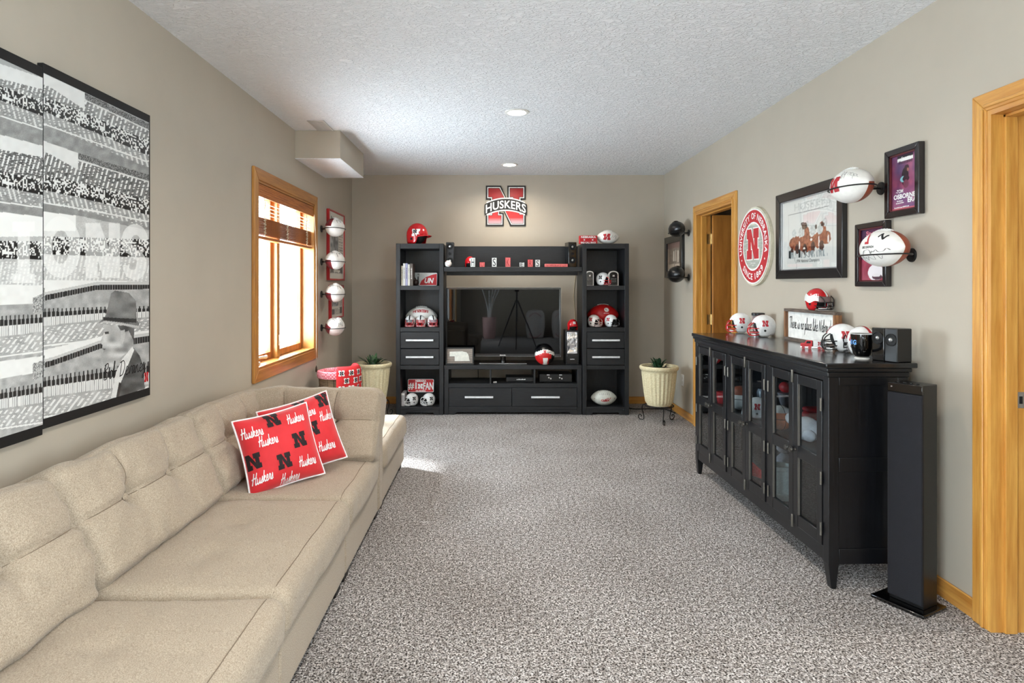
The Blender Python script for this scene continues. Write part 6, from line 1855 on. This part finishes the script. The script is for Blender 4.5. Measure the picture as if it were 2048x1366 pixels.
        q = px / 8.6; f_ = q - np.floor(q); tt = (py - head(px)) / (feet(px) - head(px))
        body = pl & (abs(f_ - .5) < np.where(tt < .2, .16, .38))
        g[body] = np.where(tt[body] < .2, 60, np.where(tt[body] < .5, 44, 224))
        g[pl & body & (tt > .5) & (abs(f_ - .5) < .05)] = 150
        dn = m & (py > feet(px) + 4)
        names(dn & (py < feet(px) + 36), .75, 11, 140, 226)
        g[dn & (abs(py - feet(px) - 40) < 1.6)] = 232
    # the man with the hat
    tone = lambda P, v, amp=40: g.__setitem__(inpoly(px, py, c2(P)), (v + amp * (vnoise(px / 14, py / 10) - .5) + 12 * (fine - .5))[inpoly(px, py, c2(P))])
    tone(SUIT, 92, 60); tone(FACE, 176, 90); tone(HAIR, 92, 50); tone(EAR, 190, 40); tone(HAT, 120, 50); tone(BANDH, 60, 20); tone(LAPEL, 222, 20); tone(TIE, 60, 20)
    rim = inpoly(px, py, c2([(606, 583), (650, 575), (760, 590), (862, 612), (866, 596), (760, 577), (650, 563)])); g[rim] = 186
    eye = inpoly(px, py, c2([(650, 633), (675, 628), (678, 642), (655, 648)])); g[eye] = 70
    g[inpoly(px, py, c2([(634, 735), (660, 738), (648, 745)]))] = 80
    return np.stack([g, g, g * .985], 1)
PZ0, PZ1 = .812, 2.052
def canvas(label, y0, y1, dz, nu, bx0, bx1):
    o = thing('poster_canvas', label, 'wall art', (XL, y0, PZ0 + dz), 90, 'black and white stadium poster canvases')
    w, h = y1 - y0, PZ1 - PZ0
    B().box(0, w, -.022, -.0005, 0, h).obj('canvas_block', mat('black canvas edge', (18, 18, 19), .6), o, bevel=.002)
    def fn(U, V):
        Y = y0 + bx0 + U * (w - bx0 - bx1); Z = PZ0 + .035 + V * (h - .07)
        x = XL + .0235
        return poster(CX + x * F / Y, CY - (Z - H) * F / Y)
    grid_print('print', o, w - bx0 - bx1, h - .07, nu, 520, fn, (bx0, -.0225, .035))
    return o, w, h
PY1 = yl(300.5, XL + .022); PYS = yl(86, XL + .022)
cv, w, h = canvas('black and white stadium poster canvas showing a man in a hat', PYS + .001, PY1, 0, 300, .001, .011)
decal('signature', fit(script_geo('Bob Devaney', .13), w=.30, h=.10), INK, cv, flat(w * .72, -.0232, .135))
decal('logo', fit(n_geo(), w=.03, h=.042), REDM, cv, flat(w * .95, -.0232, .085))
canvas('black and white stadium poster canvas cut by the picture edge', PYS - .66, PYS - .001, -.018, 240, .001, .001)

# ---- red framed newspaper pages and four footballs
REDF = mat('red lacquer frame', (178, 24, 30), .3, coat=.3)
def newspaper(seed):
    def f(U, V):
        c = np.full((len(U), 3), (206., 200., 188.)); r = hash2(np.floor(U * 60), np.floor(V * 90) + seed)
        m = (U > .1) & (U < .62) & (V > .36) & (V < .68); n = vnoise(U * 14 + seed, V * 18); c[m] = np.stack([70 + 120 * n] * 3, 1)[m]
        t = (np.floor(V * 46) % 2 == 0) & (r > .25)
        for (a, b_, d_, e) in ((.66, .92, .30, .7), (.08, .92, .08, .3)):
            q = t & (U > a) & (U < b_) & (V > d_) & (V < e); c[q] = (120, 116, 110)
        q = (U > .1) & (U < .3) & (V > .1) & (V < .26); c[q] = (96, 92, 90); q = (U > .74) & (U < .92) & (V > .1) & (V < .3); c[q] = (84, 80, 78)
        return c
    return f
ya, yb = yl(657, XL + .02), yl(688, XL + .02)
n1 = frame('framed_newspaper', 'tall red-framed newspaper page behind the upper footballs by the window', 'picture', (XL, ya, 1.345), 90, yb - ya, .665, .016, .03, REDF, 'red framed pages')
grid_print('print', n1, yb - ya - .03, .635, 60, 80, newspaper(1), (.015, -.02, .015))
decal('lettering', fit(text_geo('Bob Devaney', .02), w=(yb - ya) * .7, h=.045), INK, n1, flat((yb - ya) / 2, -.0206, .585))
ya, yb = yl(661, XL + .02), yl(686, XL + .02)
n2 = frame('framed_newspaper', 'shorter red-framed page behind the lower footballs by the window', 'picture', (XL, ya, .975), 90, yb - ya, .325, .016, .03, REDF, 'red framed pages')
grid_print('print', n2, yb - ya - .03, .295, 50, 50, newspaper(5), (.015, -.02, .015))
for k, (py, panels, roll, yaw, lab, mk) in enumerate((
        (455, (0,), .1, 90, 'topmost of the four white and oxblood footballs beside the window', 4),
        (521, (1,), .05, 90, 'second white and oxblood football down beside the window', 5),
        (586, (1,), .1, 90, 'third white and oxblood football down beside the window', 6),
        (653, (1,), .5, 90, 'lowest of the four white and oxblood footballs beside the window', 7))):
    Yb = 5.62
    x, z = at(670, py, Yb)
    football(lab, (x, Yb, z), (roll, 0, math.radians(yaw)), .14, .083, BALLW, BALLR, panels, WHITE, 'footballs on brackets beside the window', [(fit(scribble(8, .04, mk), w=.07, h=.05), INK, -.05, .3), (fit(scribble(7, .04, mk + 3), w=.07, h=.05), INK, -.06, -.7)])
    bracket(('topmost', 'second highest', 'third highest', 'lowest')[k] + ' black football bracket beside the window', XL, Yb, z - .012, 1, x - XL, .085, 'football brackets beside the window')

# ---- basket with the red team cloth
bs_ = thing('basket', 'brown splint basket with a pink gingham rim behind the ottoman', 'basket', (-1.30, 5.28, 0))
R0, R1, HB = .135, .165, .555
SPL = mat('brown splint', (126, 104, 78), .8, rgb2=(90, 72, 52), stretch=(1, 1, 8), vscale=16)
for k in range(20):
    a0 = 2 * math.pi * (k + .04) / 20; a1 = 2 * math.pi * (k + .96) / 20
    q = lambda r, a, z: (r * math.cos(a), r * math.sin(a), z)
    B().hexa([q(R0, a0, 0), q(R0, a1, 0), q(R0 - .008, a1, 0), q(R0 - .008, a0, 0)], [q(R1, a0, HB), q(R1, a1, HB), q(R1 - .008, a1, HB), q(R1 - .008, a0, HB)]).obj('splint', SPL, bs_)
for z in (.08, .27, .43): B().lathe([(R0 + (R1 - R0) * z / HB + .001, z - .02), (R0 + (R1 - R0) * z / HB + .006, z - .02), (R0 + (R1 - R0) * z / HB + .007, z + .02), (R0 + (R1 - R0) * z / HB + .002, z + .02)], 32).obj('hoop', SPL, bs_)
B().lathe([(0, .004), (R0 - .01, .004)], 24).obj('bottom', SPL, bs_)
m, nt, bs2 = _base('pink gingham')
tc = N_(nt, 'ShaderNodeTexCoord'); ck = N_(nt, 'ShaderNodeTexChecker'); ck.inputs['Scale'].default_value = 70
ck.inputs['Color1'].default_value = (*lin((226, 160, 166)), 1); ck.inputs['Color2'].default_value = (*lin((206, 92, 104)), 1)
nt.links.new(tc.outputs['Object'], ck.inputs['Vector']); nt.links.new(ck.outputs['Color'], bs2.inputs['Base Color']); bs2.inputs['Roughness'].default_value = .9
B().lathe([(R1 + .008, HB - .03), (R1 + .014, HB), (R1 + .01, HB + .024), (R1 - .008, HB + .03), (R1 - .022, HB + .014), (R1 - .024, HB - .06)], 40).obj('rim_binding', m, bs_)
cl = thing('team_cloth', 'red cloth printed with white letters draped over the basket', 'cloth', (-1.30, 5.28, 0))
CLR = mat('red team cotton', (206, 34, 38), .8)
A0, A1 = math.radians(-82), math.radians(48)
def drape(u, w, off=0):
    a = A0 + (A1 - A0) * u
    # from inside the rim, over it, and down the outside
    L = w * .40
    if L < .1: t = L / .1; r = R1 - .05 + .05 * t; z = HB + .04 + .032 * math.sin(t * math.pi / 2) - .0
    else:
        t = (L - .1) / .3; r = R1 + .02 + .012 * math.sin(a * 9) * t - .004 * t; z = HB + .072 - t * .30 - .006
        if t < .12: r = R1 + .0 + .02 * math.sin(t / .12 * math.pi / 2)
    return ((r + off) * math.cos(a), (r + off) * math.sin(a), z + (off if L < .1 else 0))
o_ = B().grid(drape, 30, 24).obj('drape', CLR, cl, angle=80)
md = o_.modifiers.new('cloth', 'SOLIDIFY'); md.thickness = .004; md.offset = 0
for i in range(5):
    for j in range(4):
        u = .1 + .2 * i + (.1 if j % 2 else 0); w = .36 + .16 * j
        if u > .96: continue
        def g(x, z, u=u, w=w): return drape(min(.999, max(.001, u + x / ((A1 - A0) * R1))), min(.999, max(.001, w - z / .40)), .005)
        decal('logo', fit(n_geo(), w=.042, h=.046), WHITEINK, cl, g, cut=.015)
        def g2(x, z, u=u, w=w): return drape(min(.999, max(.001, u + x / ((A1 - A0) * R1))), min(.999, max(.001, w - z / .40)), .0062)
        decal('logo', fit(n_geo(), w=.026, h=.030), INK, cl, g2, cut=.015)

# ---------------------------------------------------------------- behind the camera (seen only in the screen)
BSB = mat('white vinyl', (214, 208, 204), .5)
for k, (x, y) in enumerate(((.36, -2.62), (1.0, -2.62))):
    o = thing('baseball_chair', ('baseball shaped stool mirrored in the television, nearer its centre', 'baseball shaped stool mirrored at the television edge')[k], 'stool', (x, y, 0), 180, 'baseball stools')
    B().lathe([(.18, 0), (.2, .02), (.235, .25), (.24, .42), (.22, .6), (.17, .67), (0, .70)], 30).obj('body', BSB, o)
    for s_ in (.52, .12):
        pts = [(.3 * (t - .5), -math.sqrt(max(.01, .243 ** 2 - (.3 * (t - .5)) ** 2)), s_ + .1 * math.sin(math.pi * t) * (1 if s_ > .3 else -1)) for t in np.linspace(0, 1, 11)]
        B().tube(pts, .006, 6).obj('stitching', NRED, o)
tpd = thing('camera_tripod', 'black camera tripod mirrored in the television screen', 'tripod', (0, -.16, 0))
B().cyl((0, 0, .55), (0, 0, 1.16), .016, n=12).obj('column', BLACK, tpd)
B().box(-.045, .045, -.05, .05, 1.16, 1.2).obj('head', BLACK, tpd, bevel=.004)
for k in range(3):
    a = math.radians(90 + 120 * k); B().tube([(0.02 * math.cos(a), .02 * math.sin(a), .98), (.24 * math.cos(a), .24 * math.sin(a), .5), (.46 * math.cos(a), .46 * math.sin(a), .004)], [.016, .013, .01], 8).obj('leg', BLACK, tpd)
wp_ = thing('white_pot', 'pale pot of bare white branches mirrored in the television', 'planter', (-.75, -2.3, 0))
B().lathe([(.12, 0), (.15, .05), (.17, .5), (.16, .52), (.15, .48), (0, .46)], 24).obj('pot', mat('blush ceramic', (206, 168, 164), .4), wp_)
for k in range(7):
    r = random.Random(k); a = r.uniform(0, 6.28); B().tube(smooth_line([(.03 * math.cos(a), .03 * math.sin(a), .46), (.08 * math.cos(a), .08 * math.sin(a), .8), (.28 * math.cos(a), .28 * math.sin(a), r.uniform(1.0, 1.3))]), .012, 6).obj('branch', WHITE, wp_)
